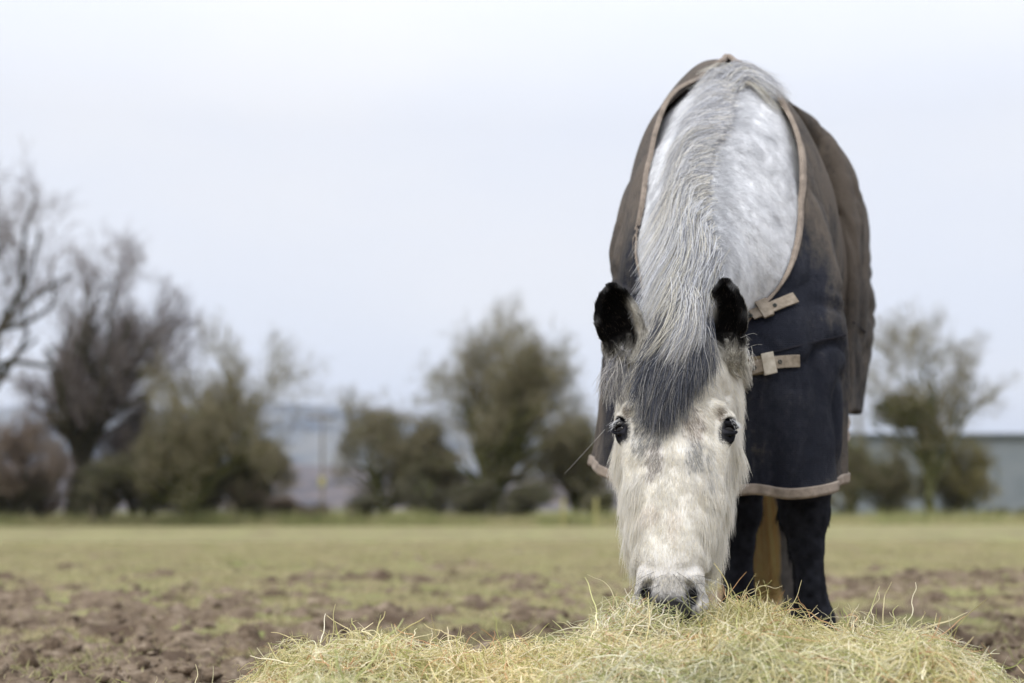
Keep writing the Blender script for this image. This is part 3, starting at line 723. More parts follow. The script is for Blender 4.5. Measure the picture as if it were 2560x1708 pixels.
# --- ears fur
p, n, c = seeds(w_ear, 26000)
flow = np.zeros_like(p); L_ = np.zeros(len(p))
for e in EARS:
    pts, lat, sgn = e; T = nrm(pts[3]-pts[0]); near = np.linalg.norm(p-pts[1], axis=1) < .13
    hgt = (p-pts[0])@T; dk = c.mean(1) < .12
    out = np.array([sgn*.55, -.5, 0])
    flow[near] = (T*.55+out*.55)[None]
    low = near & (hgt < .045)
    flow[low] = (np.array([0, -.2, -1.0])+out*.3)[None]
    L_[near] = .006+.004*rng.random(near.sum())
    L_[near & dk] = .006+.006*rng.random((near & dk).sum())
    L_[low] = .012+.016*rng.random(low.sum())
A = grow(p, n, flow, L_, np.full(len(p), .35), 6, .18, 41, .30, 60)
cc = c*(1+.2*rng.normal(size=(len(p), 1))); brownish = rng.random((len(p), 1)) < .05
cc = np.where(brownish & (c.mean(1, keepdims=True) < .12), np.array([.07, .055, .045]), cc)
strands('ear_hair', A, taper(len(A), 6, np.full(len(A), .00048), .2), cc, M_fur, body)
print('fur', round(time.time()-T0, 1))

# --- mane and forelock: guides laid over the neck and brow
def guide(pts, lift, k=16):
    pts = [(u+(16 if u > 1755 and v < 350 else 0), v) for u, v in pts]
    pp = cr_interp(np.array(pts, float), k); out = []; lastY = None
    for u, v in pp:
        h = raycast(bvh_body, u, v)
        out.append(h[0][1] if h[0] is not None and h[0][1] < 3.9 else np.nan)
    Y = np.array(out)
    ok = ~np.isnan(Y)
    if not ok.any(): ok[:] = True; Y[:] = 2.9
    if not ok.all(): Y = np.interp(np.arange(k), np.nonzero(ok)[0], Y[ok])
    # hanging hair does not jump back: keep it smooth
    for _ in range(3): Y[1:-1] = np.minimum(Y[1:-1], (Y[:-2]+Y[2:])/2+.004)
    for _ in range(3): Y[1:-1] = (Y[:-2]+2*Y[1:-1]+Y[2:])/4
    W = np.array([P(u, v, yy) for (u, v), yy in zip(pp, Y)])
    dr = nrm(np.array([0, 0, CH])-W); W = W+dr*(lift*np.sin(np.linspace(0, math.pi*.75, k)))[:, None]
    return W
def locks(groups, nclump, per, rad, colfun, spread=.010, lenvar=.3, seed=0, wavy=.004, root=.012):
    """groups: guide arrays (m,k,3)"""
    Gd = np.array(groups); m, k = Gd.shape[:2]; allp, allr, allc = [], [], []
    r2 = np.random.default_rng(seed)
    for ci in range(nclump):
        g = r2.random()*(m-1); i = min(int(g), m-2); f = g-i
        cl = Gd[i]*(1-f)+Gd[i+1]*f
        ln = 1-lenvar*r2.random()**1.4
        t = np.linspace(0, 1, k)
        cl = np.stack([np.interp(t*ln, t, cl[:, a]) for a in range(3)], -1)
        T = nrm(np.gradient(cl, axis=0)); sidev = nrm(np.cross(T, np.array([0, -1, .1])))
        sw = (r2.normal()*spread*1.6*t**1.1+np.sin(t*(4+5*r2.random())+r2.random()*6)*wavy*t)[:, None]
        lift = (r2.random()*.010+.003)*np.sin(np.clip(t*1.2, 0, 1)*math.pi*.8)[:, None]
        cl = cl+sidev*sw+np.array([0, -1, .2])*lift
        nn = per
        ro = r2.normal(size=(nn, 1, 3))*root*np.array([1, .5, 1]); to = r2.normal(size=(nn, 1, 3))*np.array([.0038, .003, .004])
        tt_ = t[None, :, None]
        fr = r2.normal(size=(nn, 1, 3))*.004*np.sin(tt_*math.pi*(1+r2.random((nn, 1, 1))))
        st = cl[None]+ro*(1-tt_)**1.3+to*(.4+tt_*1.4)*(1+.0*tt_)+fr
        shorten = 1-.25*r2.random((nn, 1))**2
        ts = t[None]*shorten; idx_ = ts*(k-1); i0 = np.clip(idx_.astype(int), 0, k-2); ff = (idx_-i0)[..., None]
        ar = np.arange(nn)[:, None]; st = st[ar, i0]*(1-ff)+st[ar, i0+1]*ff
        fly = r2.random(nn) < .04
        st[fly] += (r2.normal(size=(fly.sum(), 1, 3))*.018)*(t[None, :, None]**2)
        allp.append(st); allr.append(rad*(.7+.6*r2.random((nn, 1)))*(1-.75*t[None]**2)); allc.append(colfun(r2, g/(m-1), nn))
    Pm = np.concatenate(allp); sh = Pm.shape; q = Pm.reshape(-1, 3).copy()
    off_ = .0015+.010*np.random.default_rng(seed+5).random((sh[0], 1))*np.ones((1, sh[1])); off_ = off_.ravel()
    for _ in range(2):
        dd = chunked(horse_sdf, q); mk = dd < off_
        gg = grad(horse_sdf, q[mk]); gl = np.maximum(np.linalg.norm(gg, axis=1), .4)
        q[mk] += gg/gl[:, None]*np.minimum((off_[mk]-dd[mk])/gl, .03)[:, None]
    q = q.reshape(sh)
    for _ in range(2): q[:, 1:-1] = (q[:, :-2]+2*q[:, 1:-1]+q[:, 2:])/4
    return q, np.concatenate(allr), np.concatenate(allc)
def col_mane(r2, g, nn):
    up = max(0, 1-g*1.5)**.7
    base = np.array([.66, .67, .69])+.08*up; cream = np.array([.70, .67, .58])+np.array([.04, .05, .10])*up; dark = np.array([.24, .25, .29])+.22*up
    a = r2.random(); b0 = cream if a < .28 else dark if a > .84 else base
    c = np.tile(b0, (nn, 1)); m = r2.random((nn, 1)); c = np.where(m < .16, dark*.9, c); c = np.where(m > .85, cream, c)
    return c*(1+.18*r2.normal(size=(nn, 1)))
def col_fore(r2, g, nn):
    base = np.array([.085, .095, .125]); pale = np.array([.42, .41, .39]); mid = np.array([.20, .20, .22])
    a = r2.random(); b0 = base if a < .60 else mid if a < .85 else pale
    c = np.tile(b0, (nn, 1)); m = r2.random((nn, 1)); c = np.where(m < .12, pale, c); c = np.where((m > .4) & (m < .6), base, c)
    return c*(1+.2*r2.normal(size=(nn, 1)))
mg = [guide(g, .012) for g in (
    [(1798, 245), (1761, 250), (1721, 300), (1700, 370), (1690, 430)],
    [(1792, 285), (1744, 300), (1708, 370), (1685, 450), (1655, 530)],
    [(1782, 330), (1731, 345), (1693, 430), (1665, 540), (1620, 650)],
    [(1771, 370), (1721, 390), (1695, 490), (1650, 620), (1605, 720)],
    [(1758, 420), (1714, 435), (1690, 545), (1640, 670), (1590, 770)],
    [(1752, 465), (1714, 480), (1695, 590), (1650, 700), (1605, 810)],
    [(1748, 510), (1718, 530), (1708, 630), (1668, 730), (1630, 830)],
    [(1748, 555), (1728, 585), (1727, 670), (1695, 760), (1655, 840)],
    [(1752, 605), (1762, 640), (1744, 700), (1718, 765), (1685, 830)],
    [(1776, 650), (1764, 685), (1742, 735), (1722, 785), (1698, 830)],
    [(1778, 690), (1770, 715), (1758, 750), (1745, 785), (1728, 820)])]
_t = np.linspace(0, 1, 16)
for i, fr in enumerate((.45, .5, .62, .78, .9)): mg[i] = np.stack([np.interp(_t*fr, _t, mg[i][:, a]) for a in range(3)], -1)
a1 = locks(mg, 560, 36, .00046, col_mane, .011, .45, 1, .004)
# short upstanding roots along the crest
cg = [guide(g, .020) for g in (
    [(1802, 220), (1776, 215), (1751, 240), (1731, 280)], [(1798, 260), (1766, 262), (1741, 300), (1721, 340)], [(1791, 300), (1756, 305), (1726, 345), (1718, 390)],
    [(1779, 345), (1746, 345), (1716, 385), (1708, 440)], [(1768, 385), (1736, 385), (1711, 430), (1703, 490)], [(1756, 430), (1728, 435), (1718, 480), (1700, 540)],
    [(1751, 480), (1726, 487), (1718, 530), (1703, 590)], [(1750, 530), (1732, 545), (1718, 590), (1728, 640)])]
a2 = locks(cg, 190, 26, .00042, lambda r2, g, nn: col_mane(r2, g*.35, nn), .009, .4, 2, .002, .008)
# the tuft at the withers falls the other way
tg = [guide(g, .03) for g in (
    [(1795, 215), (1830, 178), (1885, 200), (1925, 240), (1958, 268)], [(1800, 225), (1838, 190), (1885, 215), (1925, 250), (1962, 280)],
    [(1805, 235), (1840, 205), (1880, 228), (1915, 262), (1950, 285)], [(1790, 205), (1815, 170), (1860, 180), (1900, 205), (1925, 232)])]
a3 = locks(tg, 60, 32, .00048, lambda r2, g, nn: col_mane(r2, g, nn)*1.02, .012, .4, 3, .004, .010)
tg2 = [guide(g, .02) for g in ([(1800, 210), (1778, 195), (1758, 215), (1742, 250)], [(1810, 200), (1790, 182), (1768, 195), (1750, 225)])]
a4 = locks(tg2, 30, 30, .00048, col_mane, .012, .4, 4, .003, .010)
strands('mane', *[np.concatenate(z_) for z_ in zip(a1, a2, a3, a4)], M_mane, body)
fg = [guide(g, .014) for g in (
    [(1680, 800), (1655, 850), (1624, 905), (1606, 950), (1600, 990)],
    [(1686, 795), (1662, 860), (1632, 935), (1616, 1000), (1610, 1045)],
    [(1690, 790), (1668, 865), (1640, 950), (1628, 1030), (1622, 1080)],
    [(1700, 788), (1688, 870), (1665, 955), (1652, 1040), (1645, 1100)],
    [(1710, 785), (1706, 870), (1690, 945), (1675, 1015), (1664, 1070)],
    [(1718, 785), (1724, 862), (1716, 925), (1706, 980), (1696, 1020)],
    [(1726, 785), (1742, 850), (1745, 905), (1738, 950), (1728, 985)],
    [(1733, 788), (1757, 840), (1766, 885), (1768, 920), (1766, 950)])]
b1 = locks(fg, 250, 34, .00044, col_fore, .009, .46, 6, .005, .012)
b2 = locks([guide(g, .028) for g in (
    [(1710, 720), (1718, 775), (1712, 835), (1690, 895), (1665, 940)], [(1722, 725), (1735, 770), (1732, 825), (1712, 880), (1685, 925)], [(1700, 730), (1690, 790), (1665, 850), (1635, 905), (1600, 955)])],
    46, 34, .00048, lambda r2, g, nn: col_mane(r2, g, nn), .010, .35, 7, .005, .010)
strands('forelock', *[np.concatenate(z_) for z_ in zip(b1, b2)], M_mane, body)
# longer pale hair behind the cheeks
sd = [guide(g, .006) for g in ([(1838, 890), (1862, 950), (1876, 1010), (1884, 1070)], [(1828, 900), (1850, 960), (1866, 1020), (1872, 1090)])]
sd2 = [guide(g, .006) for g in ([(1545, 900), (1533, 940), (1524, 985), (1520, 1020)], [(1553, 905), (1541, 950), (1531, 995), (1526, 1030)])]
colc = lambda r2, g, nn: np.array([.76, .74, .69])*(1+.25*r2.normal(size=(nn, 1)))
colg = lambda r2, g, nn: np.where(r2.random((nn, 1)) < .5, np.array([.25, .25, .27]), np.array([.55, .53, .5]))*(1+.2*r2.normal(size=(nn, 1)))
e1 = locks(sd, 60, 30, .00045, colc, .012, .5, 8, .004, .012); e2 = locks(sd2, 9, 30, .00045, colg, .010, .5, 9, .004, .012)
strands('cheek_hair', *[np.concatenate(z_) for z_ in zip(e1, e2)], M_mane, body)
# lashes and whiskers
Lp, Lr, Lc = [], [], []
for e in EYE:
    sg = np.sign(e[0])
    for i in range(60):
        a = rng.random()
        r0 = hw(e[0]+sg*(.004+.014*a), e[1]-.012+.008*a, e[2]-.018+.006*a+.003*rng.normal()); dr = EX*sg*(.5+.5*a)+ES*(.15+.3*rng.random())-EY*.35
        dr = nrm(dr+rng.normal(size=3)*.18); ln = .009+.009*rng.random(); t = np.linspace(0, 1, 6)[:, None]
        Lp.append(r0+dr*ln*t+ES*ln*.35*t**2); Lr.append(.00032*(1-.7*t[:, 0])); Lc.append((.74, .75, .76))
for i in range(46):                                   # long feelers
    x = rng.normal()*.05; s = .52+.07*rng.random(); h = hw(x, 0, s)
    hit = bvh_body.find_nearest(Vector(h)); r0 = np.array(hit[0]); nn = np.array(hit[1]); 
    dr = nrm(-EY*.4+EX*np.sign(x)*.8+ES*(.1+.5*rng.random())+rng.normal(size=3)*.3); ln = .03+.05*rng.random(); t = np.linspace(0, 1, 6)[:, None]
    Lp.append(r0+dr*ln*t-np.array([0, 0, 1])*ln*.3*t**2); Lr.append(.0003*(1-.6*t[:, 0])); Lc.append((.5, .5, .5) if i % 2 else (.08, .08, .08))
for (u0, v0_, u1, v1_) in ((1512, 1074, 1412, 1184), (1848, 870, 1895, 905), (1850, 880, 1905, 862), (1852, 845, 1893, 838)):
    a, b_ = P(u0, v0_, 2.84), P(u1, v1_, 2.78); t = np.linspace(0, 1, 6)[:, None]
    Lp.append(a+(b_-a)*t+np.array([.006, 0, .006])*np.sin(t*math.pi)); Lr.append(.00020*(1-.6*t[:, 0])); Lc.append((.75, .73, .68))
strands('whiskers', np.array(Lp), np.array(Lr), np.array(Lc), M_mane, body)
# tail, seen between the forelegs: long hair stained tan
Tp, Tr, Tc = [], [], []
k = 12; t = np.linspace(0, 1, k)
for i in range(5200):
    a = rng.normal()*.5; a = np.clip(a, -1, 1); dpt = rng.normal()*.4
    base = np.array([CX(5.2), 5.20, 1.32]); 
    mid = np.array([.885+a*.045, 5.30+dpt*.04, .9]); low = np.array([.895+a*.10, 5.28+dpt*.06, .5]); end = np.array([.905+a*.115+rng.normal()*.012, 5.26+dpt*.06, .10+.12*rng.random()])
    c = cr_interp([base, mid, low, end], k)
    Tp.append(c); Tr.append(.0009*(1-.6*t**2)); st = 1.3*noise(np.array([[a*6, dpt, 0]]), 4, 4)[0]
    Tc.append(np.array([.80, .46, .21])*(1+.6*st+.32*rng.normal()) if a < .93 else np.array([.6, .55, .42]))
strands('tail', np.array(Tp), np.array(Tr), np.clip(np.array(Tc), .05, .7), M_mane, body)
print('hair', round(time.time()-T0, 1))

# ================================================================== GROUND
ys = np.concatenate([np.linspace(-10, 1.5, 24), np.arange(1.6, 9, .018), np.arange(9, 14, .03), np.geomspace(14.05, 70, 190), np.geomspace(73, 9000, 44)])
xs_ = np.concatenate([np.arange(0, 3.4, .018), np.geomspace(3.43, 12, 90), np.geomspace(12.4, 60, 70), np.geomspace(64, 6000, 36)]); xs = np.concatenate([-xs_[:0:-1], xs_])
X, Y = np.meshgrid(xs, ys); gp = np.stack([X.ravel(), Y.ravel(), 0*X.ravel()], -1)
def muddy(p):
    m = fbm(p*np.array([1, .8, 1]), 4.2, 2, 4, .65)*.80+.28*noise(p, .8, 6)
    return m+.80*(1-sstep(3.8, 5.1, p[:, 1]))-.70*sstep(6, 14, p[:, 1])+.15*sstep(.8, 2.0, p[:, 0])*(1-sstep(8, 13, p[:, 1]))-.02
near = 1-sstep(11, 22, gp[:, 1])
md_ = muddy(gp); mudm = sstep(-.12, .30, md_)
clod = fbm(gp, 5.5, 3, 5, .6); clod2 = np.abs(fbm(gp, 11, 9, 3)); pit = sstep(.32, .50, fbm(gp, 5.2, 21, 3, .6))
lum = np.maximum(noise(gp, 9, 51), 0)+.6*np.maximum(noise(gp, 19, 52), 0)
H = near*(clod*.012*(.45+mudm)+mudm*(.010*clod+.014*clod2+.030*lum)-pit*.038+fbm(gp, 60, 31, 2)*.0025*(1-mudm))
H = H+fbm(gp, .35, 5, 2)*.02*sstep(3, 8, gp[:, 1])*(1-sstep(20, 40, gp[:, 1]))
gp2 = gp.copy(); gp2[:, 2] = H-.012
gi = np.arange(len(xs)*len(ys)).reshape(len(ys), len(xs)); GF = np.stack([gi[:-1, :-1], gi[:-1, 1:], gi[1:, 1:], gi[1:, :-1]], -1).reshape(-1, 4)
pitc = np.maximum(pit*near, np.maximum(sstep(.30, .48, fbm(gp*np.array([1, .7, 1]), 4.5, 44, 3, .6))*(1-sstep(10, 26, gp[:, 1])), .55*sstep(.25, .55, fbm(gp*np.array([1, .8, 1]), 1.3, 47, 3, .6))*sstep(9, 14, gp[:, 1])*(1-sstep(30, 45, gp[:, 1]))))
gc = np.stack([mudm, pitc, near], -1)
M_field, nt, b = newmat('field', .95, .08)
va = N(nt, 'ShaderNodeAttribute', attribute_name='col'); sc_ = N(nt, 'ShaderNodeSeparateColor'); L(nt, va.outputs['Color'], sc_.inputs[0])
t = N(nt, 'ShaderNodeTexCoord'); ob = t.outputs['Object']
gcol = ramp(nt, texnoise(nt, 1.6, 8, ob, .7), [(.37, (.205, .165, .105)), (.50, (.285, .262, .148)), (.62, (.235, .26, .105))])
gfine = ramp(nt, texnoise(nt, 38, 4, ob, .7), [(.3, (.72, .70, .66)), (.7, (1.12, 1.12, 1.05))])
gm = N(nt, 'ShaderNodeMix', data_type='RGBA', blend_type='MULTIPLY'); gm.inputs[0].default_value = 1; L(nt, gcol, gm.inputs[6]); L(nt, gfine, gm.inputs[7])
mcol = ramp(nt, texnoise(nt, 14, 8, ob, .75), [(.34, (.05, .036, .024)), (.48, (.155, .117, .082)), (.58, (.22, .172, .125)), (.72, (.39, .32, .24))])
edge = math_(nt, 'ADD', sc_.outputs[0], math_(nt, 'MULTIPLY', math_(nt, 'SUBTRACT', texnoise(nt, 9, 6, ob, .7), .5), 1.6))
edge = math_(nt, 'MULTIPLY', math_(nt, 'SUBTRACT', edge, .42), 6., True)
m2 = N(nt, 'ShaderNodeMix', data_type='RGBA'); L(nt, edge, m2.inputs[0]); L(nt, gm.outputs[2], m2.inputs[6]); L(nt, mcol, m2.inputs[7])
pe = math_(nt, 'MULTIPLY', sc_.outputs[1], .85)
m3 = N(nt, 'ShaderNodeMix', data_type='RGBA'); L(nt, pe, m3.inputs[0]); L(nt, m2.outputs[2], m3.inputs[6]); m3.inputs[7].default_value = (.085, .060, .042, 1)
L(nt, m3.outputs[2], b.inputs['Base Color']); bump(nt, b, texnoise(nt, 60, 6, ob, .7), .6, .01)
tag(mesh('field', gp2, GF, M_field, colors=gc), kind='structure')
# grass: short grazed blades and a few greener tufts
def ground_z(x, y):
    ix = np.clip(np.searchsorted(xs, x), 0, len(xs)-1); iy = np.clip(np.searchsorted(ys, y), 0, len(ys)-1); return gp2[:, 2].reshape(len(ys), len(xs))[iy, ix], mudm.reshape(len(ys), len(xs))[iy, ix]
n = 190000; yy = 3.2+rng.random(n)**1.3*17; xx = (rng.random(n)-.5)*(yy*.80+1.0)+.03*yy
pp = np.stack([xx, yy, 0*xx], -1); gz, mdv = ground_z(xx, yy); tuft = sstep(.25, .6, fbm(pp, 4, 77, 2))
kp = rng.random(n) < (1-mdv)*.8+.08+tuft*.35; pp, gz, tuft = pp[kp], gz[kp], tuft[kp]; pp[:, 2] = gz; n = len(pp)
ln = (.012+.018*rng.random(n))*(1+.6*tuft)*(1+pp[:, 1]*.02); dr = nrm(np.stack([rng.normal(size=n)*.6, rng.normal(size=n)*.6, np.full(n, .9)], -1)); t = np.linspace(0, 1, 4)
B = pp[:, None]+dr[:, None]*(ln[:, None]*t[None])[..., None]; B[..., 2] -= .3*ln[:, None]*t[None]**2
ca = np.array([.36, .31, .18]); cb = np.array([.28, .29, .12]); mixv = np.clip(.6*tuft+.2*rng.normal(size=n), 0, 1)[:, None]
strands('grass', B, (.0011+.00012*pp[:, 1])[:, None]*(1-.7*t[None]), (ca*(1-mixv)+cb*mixv)*(1+.2*rng.normal(size=(n, 1))), M_grass)
tag(bpy.data.objects['grass'], kind='stuff')
n = 26000; xx = rng.uniform(-19, 30, n); yy = np.where(xx < 7, rng.uniform(40.5, 45, n), rng.uniform(44, 56, n)); cl = noise(np.stack([xx, yy, 0*xx], -1), .9, 5)
ln = (.16+.30*rng.random(n))*(1+.8*cl); t = np.linspace(0, 1, 4); dr = nrm(np.stack([rng.normal(size=n)*.35, rng.normal(size=n)*.35, np.ones(n)], -1))
B = np.stack([xx, yy, np.full(n, -.03)], -1)[:, None]+dr[:, None]*(np.maximum(ln, .05)[:, None]*t[None])[..., None]
mixv = rng.random((n, 1))*.6+.4*(cl[:, None] > 0)
tag(strands('verge_grass', B, .012*(1-.7*t[None])*np.ones((n, 1)), np.array([.40, .35, .20])*(1-mixv)+np.array([.20, .23, .08])*mixv, M_grass), kind='stuff')
# clods: crumbs of soil kicked up all over the near field
_pv, _pf = sphere((0, 0, 0), 1, 7, 5); _pv = np.array(_pv); _pf = np.array(_pf)
n = 3400; cy = 3.4+rng.random(n)**1.5*9; cx = (rng.random(n)-.5)*(cy*.82+.6)+.02*cy; cz, cm = ground_z(cx, cy)
kp = (rng.random(n) < .22+1.1*cm) & ~((np.abs(cx-.2) < .75) & (cy < 3.3)); cx, cy, cz = cx[kp], cy[kp], cz[kp]; n = len(cx)
rr_ = .005+.020*rng.random(n)**2.5; ax_ = 1+.35*rng.normal(size=(n, 1, 3)); CVt = _pv[None]*rr_[:, None, None]*np.clip(ax_, .5, 1.7)*np.array([1, 1, .7])
CVt = CVt*(1+.75*noise((_pv[None]*1.7+np.arange(n)[:, None, None]*3.1).reshape(-1, 3), 1, 5).reshape(n, -1)[..., None])+np.stack([cx, cy, cz+rr_*.25], -1)[:, None]
M_clod = noisemat('clod_soil', 30, [(.3, (.055, .038, .026)), (.55, (.16, .12, .085)), (.75, (.33, .27, .20))], rough=.95, bs=.5, bd=.01, bscale=120)
tag(mesh('mud_clods', CVt.reshape(-1, 3), (_pf[None]+(np.arange(n)*len(_pv))[:, None, None]).reshape(-1, 4), M_clod), kind='stuff')
print('ground', round(time.time()-T0, 1))

# ================================================================== HAY
hu = np.array([540, 625, 680, 765, 900, 1100, 1250, 1400, 1480, 1550, 1600, 1680, 1760, 1850, 1920, 2000, 2070, 2200, 2300, 2400, 2480, 2560])
hv = np.array([1800, 1735, 1695, 1652, 1644, 1655, 1650, 1622, 1580, 1552, 1548, 1556, 1540, 1524, 1540, 1568, 1592, 1596, 1630, 1680, 1722, 1800])
hx = (hu-CU)/FP*2.75; hz = CH-(hv-CV)/FP*2.75
def hayH(x, y):
    r = np.interp(.2+(x-.2)*(1+.38*np.maximum(2.74-y, 0)), hx, hz); r = np.maximum(r, 0)
    yc = 2.74+.03*np.sin(x*5)
    f = np.where(y < yc, 1-sstep(0, 1, (yc-y)/1.05)*1.0, 1-sstep(0, 1, (y-yc)/(.42+.0*x)))
    f = np.where(y < yc, np.maximum(f, 0)**.75, f)
    p = np.stack([x, y, 0*x], -1)
    lump = fbm(p, 5.0, 61, 3, .6)*.032+np.abs(fbm(p, 10, 65, 2))*.046-.026
    h = r*f+lump*np.minimum(1, r*f*12)
    mo = np.exp(-(((x-.305)/.085)**2+((y-2.64)/.20)**2))
    return h-.030*mo
gx = np.arange(-.75, 1.15, .012); gy = np.arange(1.62, 3.24, .012); XX, YY = np.meshgrid(gx, gy); ZZ = hayH(XX.ravel(), YY.ravel())
V = np.stack([XX.ravel(), YY.ravel(), np.where(ZZ > .004, np.maximum(ZZ-.028, -.02), -.05)], -1); gi = np.arange(len(V)).reshape(XX.shape)
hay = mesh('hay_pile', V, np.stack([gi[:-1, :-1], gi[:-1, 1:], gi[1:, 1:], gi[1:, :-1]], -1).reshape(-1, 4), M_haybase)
tag(hay, 'low loose heap of pale green hay on the muddy field under the horse', 'hay')
def hay_strands(n, seed, k=9, up=0., lmin=.05, lmax=.17, rad=(.00055, .0012), region=None, lift=.0):
    r = np.random.default_rng(seed)
    x = r.uniform(-.72, 1.10, n*4); y = r.uniform(1.7, 3.2, n*4)
    if region is not None: x = r.normal(region[0], region[2], n*4); y = r.normal(region[1], region[3], n*4)
    h = hayH(x, y); ok = h > .012+.02*r.random(n*4); x, y, h = x[ok][:n], y[ok][:n], h[ok][:n]; n = len(x)
    e = .02; dx = (hayH(x+e, y)-hayH(x-e, y))/(2*e); dy = (hayH(x, y+e)-hayH(x, y-e))/(2*e)
    nn = nrm(np.stack([-dx, -dy, np.ones(n)], -1)); p = np.stack([x, y, h-.010+.016*r.random(n)+lift], -1)
    cl = np.stack([noise(p, 9, 71), noise(p, 9, 72), noise(p, 9, 73)], -1)
    d = r.normal(size=(n, 3))+cl*1.6+np.array([.5, 0, 0]); d = d-(d*nn).sum(1, keepdims=True)*nn*.92; d = nrm(d)+nn*(up*(.3+r.random((n, 1))))+r.normal(size=(n, 3))*.05; d = nrm(d)
    ln = lmin+(lmax-lmin)*r.random(n)**1.8
    bend = r.normal(size=(n, 3))*.85; bend2 = r.normal(size=(n, 3))*1.6
    pts = [p]; cur = p.copy(); dirn = d.copy()
    kink = r.integers(2, k-1, n); kv = r.normal(size=(n, 3))*1.3*(r.random((n, 1)) < .5)
    for i in range(1, k):
        dirn = nrm(dirn+bend*(2.2/k)+bend2*math.sin(i*1.7)*.20+np.where((kink == i)[:, None], kv, 0)+np.array([0, 0, -1])*.05)
        cur = cur+dirn*(ln/(k-1))[:, None]; pts.append(cur)
    A = np.stack(pts, 1)
    floor = hayH(A[..., 0].ravel(), A[..., 1].ravel()).reshape(A.shape[:2])-.012
    A[..., 2] = np.maximum(A[..., 2], np.maximum(floor, .002))
    if up == 0: A[..., 2] = np.where(A[..., 2] > floor+.04, floor+.04+(A[..., 2]-floor-.04)*.35, A[..., 2])
    t = np.linspace(0, 1, k)
    rd = (rad[0]+(rad[1]-rad[0])*r.random((n, 1))**2.2)*(1-.55*t[None]**3)
    pal = np.array([[.64, .59, .36], [.70, .67, .47], [.44, .46, .21], [.55, .51, .28], [.80, .77, .62], [.30, .33, .12], [.50, .31, .18], [.62, .63, .46]]); wt = np.array([.18, .16, .15, .16, .13, .08, .06, .08]); wt /= wt.sum()
    c = pal[r.choice(len(pal), n, p=wt)]; pc = noise(p, 4, 81)[:, None]; c = c*np.array([1.05, 1., .93])*(1-.42*sstep(.1, .6, noise(p, 8, 85))[:, None]*np.array([.8, .78, 1.]))*(1+.10*np.array([1., .2, -.6])*noise(p, 5, 88)[:, None])
    c = c*(1+.12*r.normal(size=(n, 1)))*(1+np.array([.05, .02, -.12])*pc)
    return A, rd, c
hs = [hay_strands(58000, 1, rad=(.00045, .00095)), hay_strands(600, 2, up=.32, lmin=.03, lmax=.085), hay_strands(2400, 3, up=.03, lmin=.06, lmax=.17, rad=(.0009, .0015), lift=.004), hay_strands(9000, 4, up=.15, lmin=.03, lmax=.09, rad=(.0004, .0007))]
# wisps round the muzzle
hs.append(hay_strands(420, 5, up=.55, lmin=.05, lmax=.12, region=(.30, 2.655, .075, .025), rad=(.0005, .0009)))
hs.append(hay_strands(700, 6, up=.45, lmin=.05, lmax=.13, region=(.47, 2.74, .09, .05), rad=(.0005, .0009)))
ho = strands('hay_strand', *[np.concatenate(z_) for z_ in zip(*hs)], M_hay, hay); tag(ho, kind='stuff')
print('hay', round(time.time()-T0, 1))

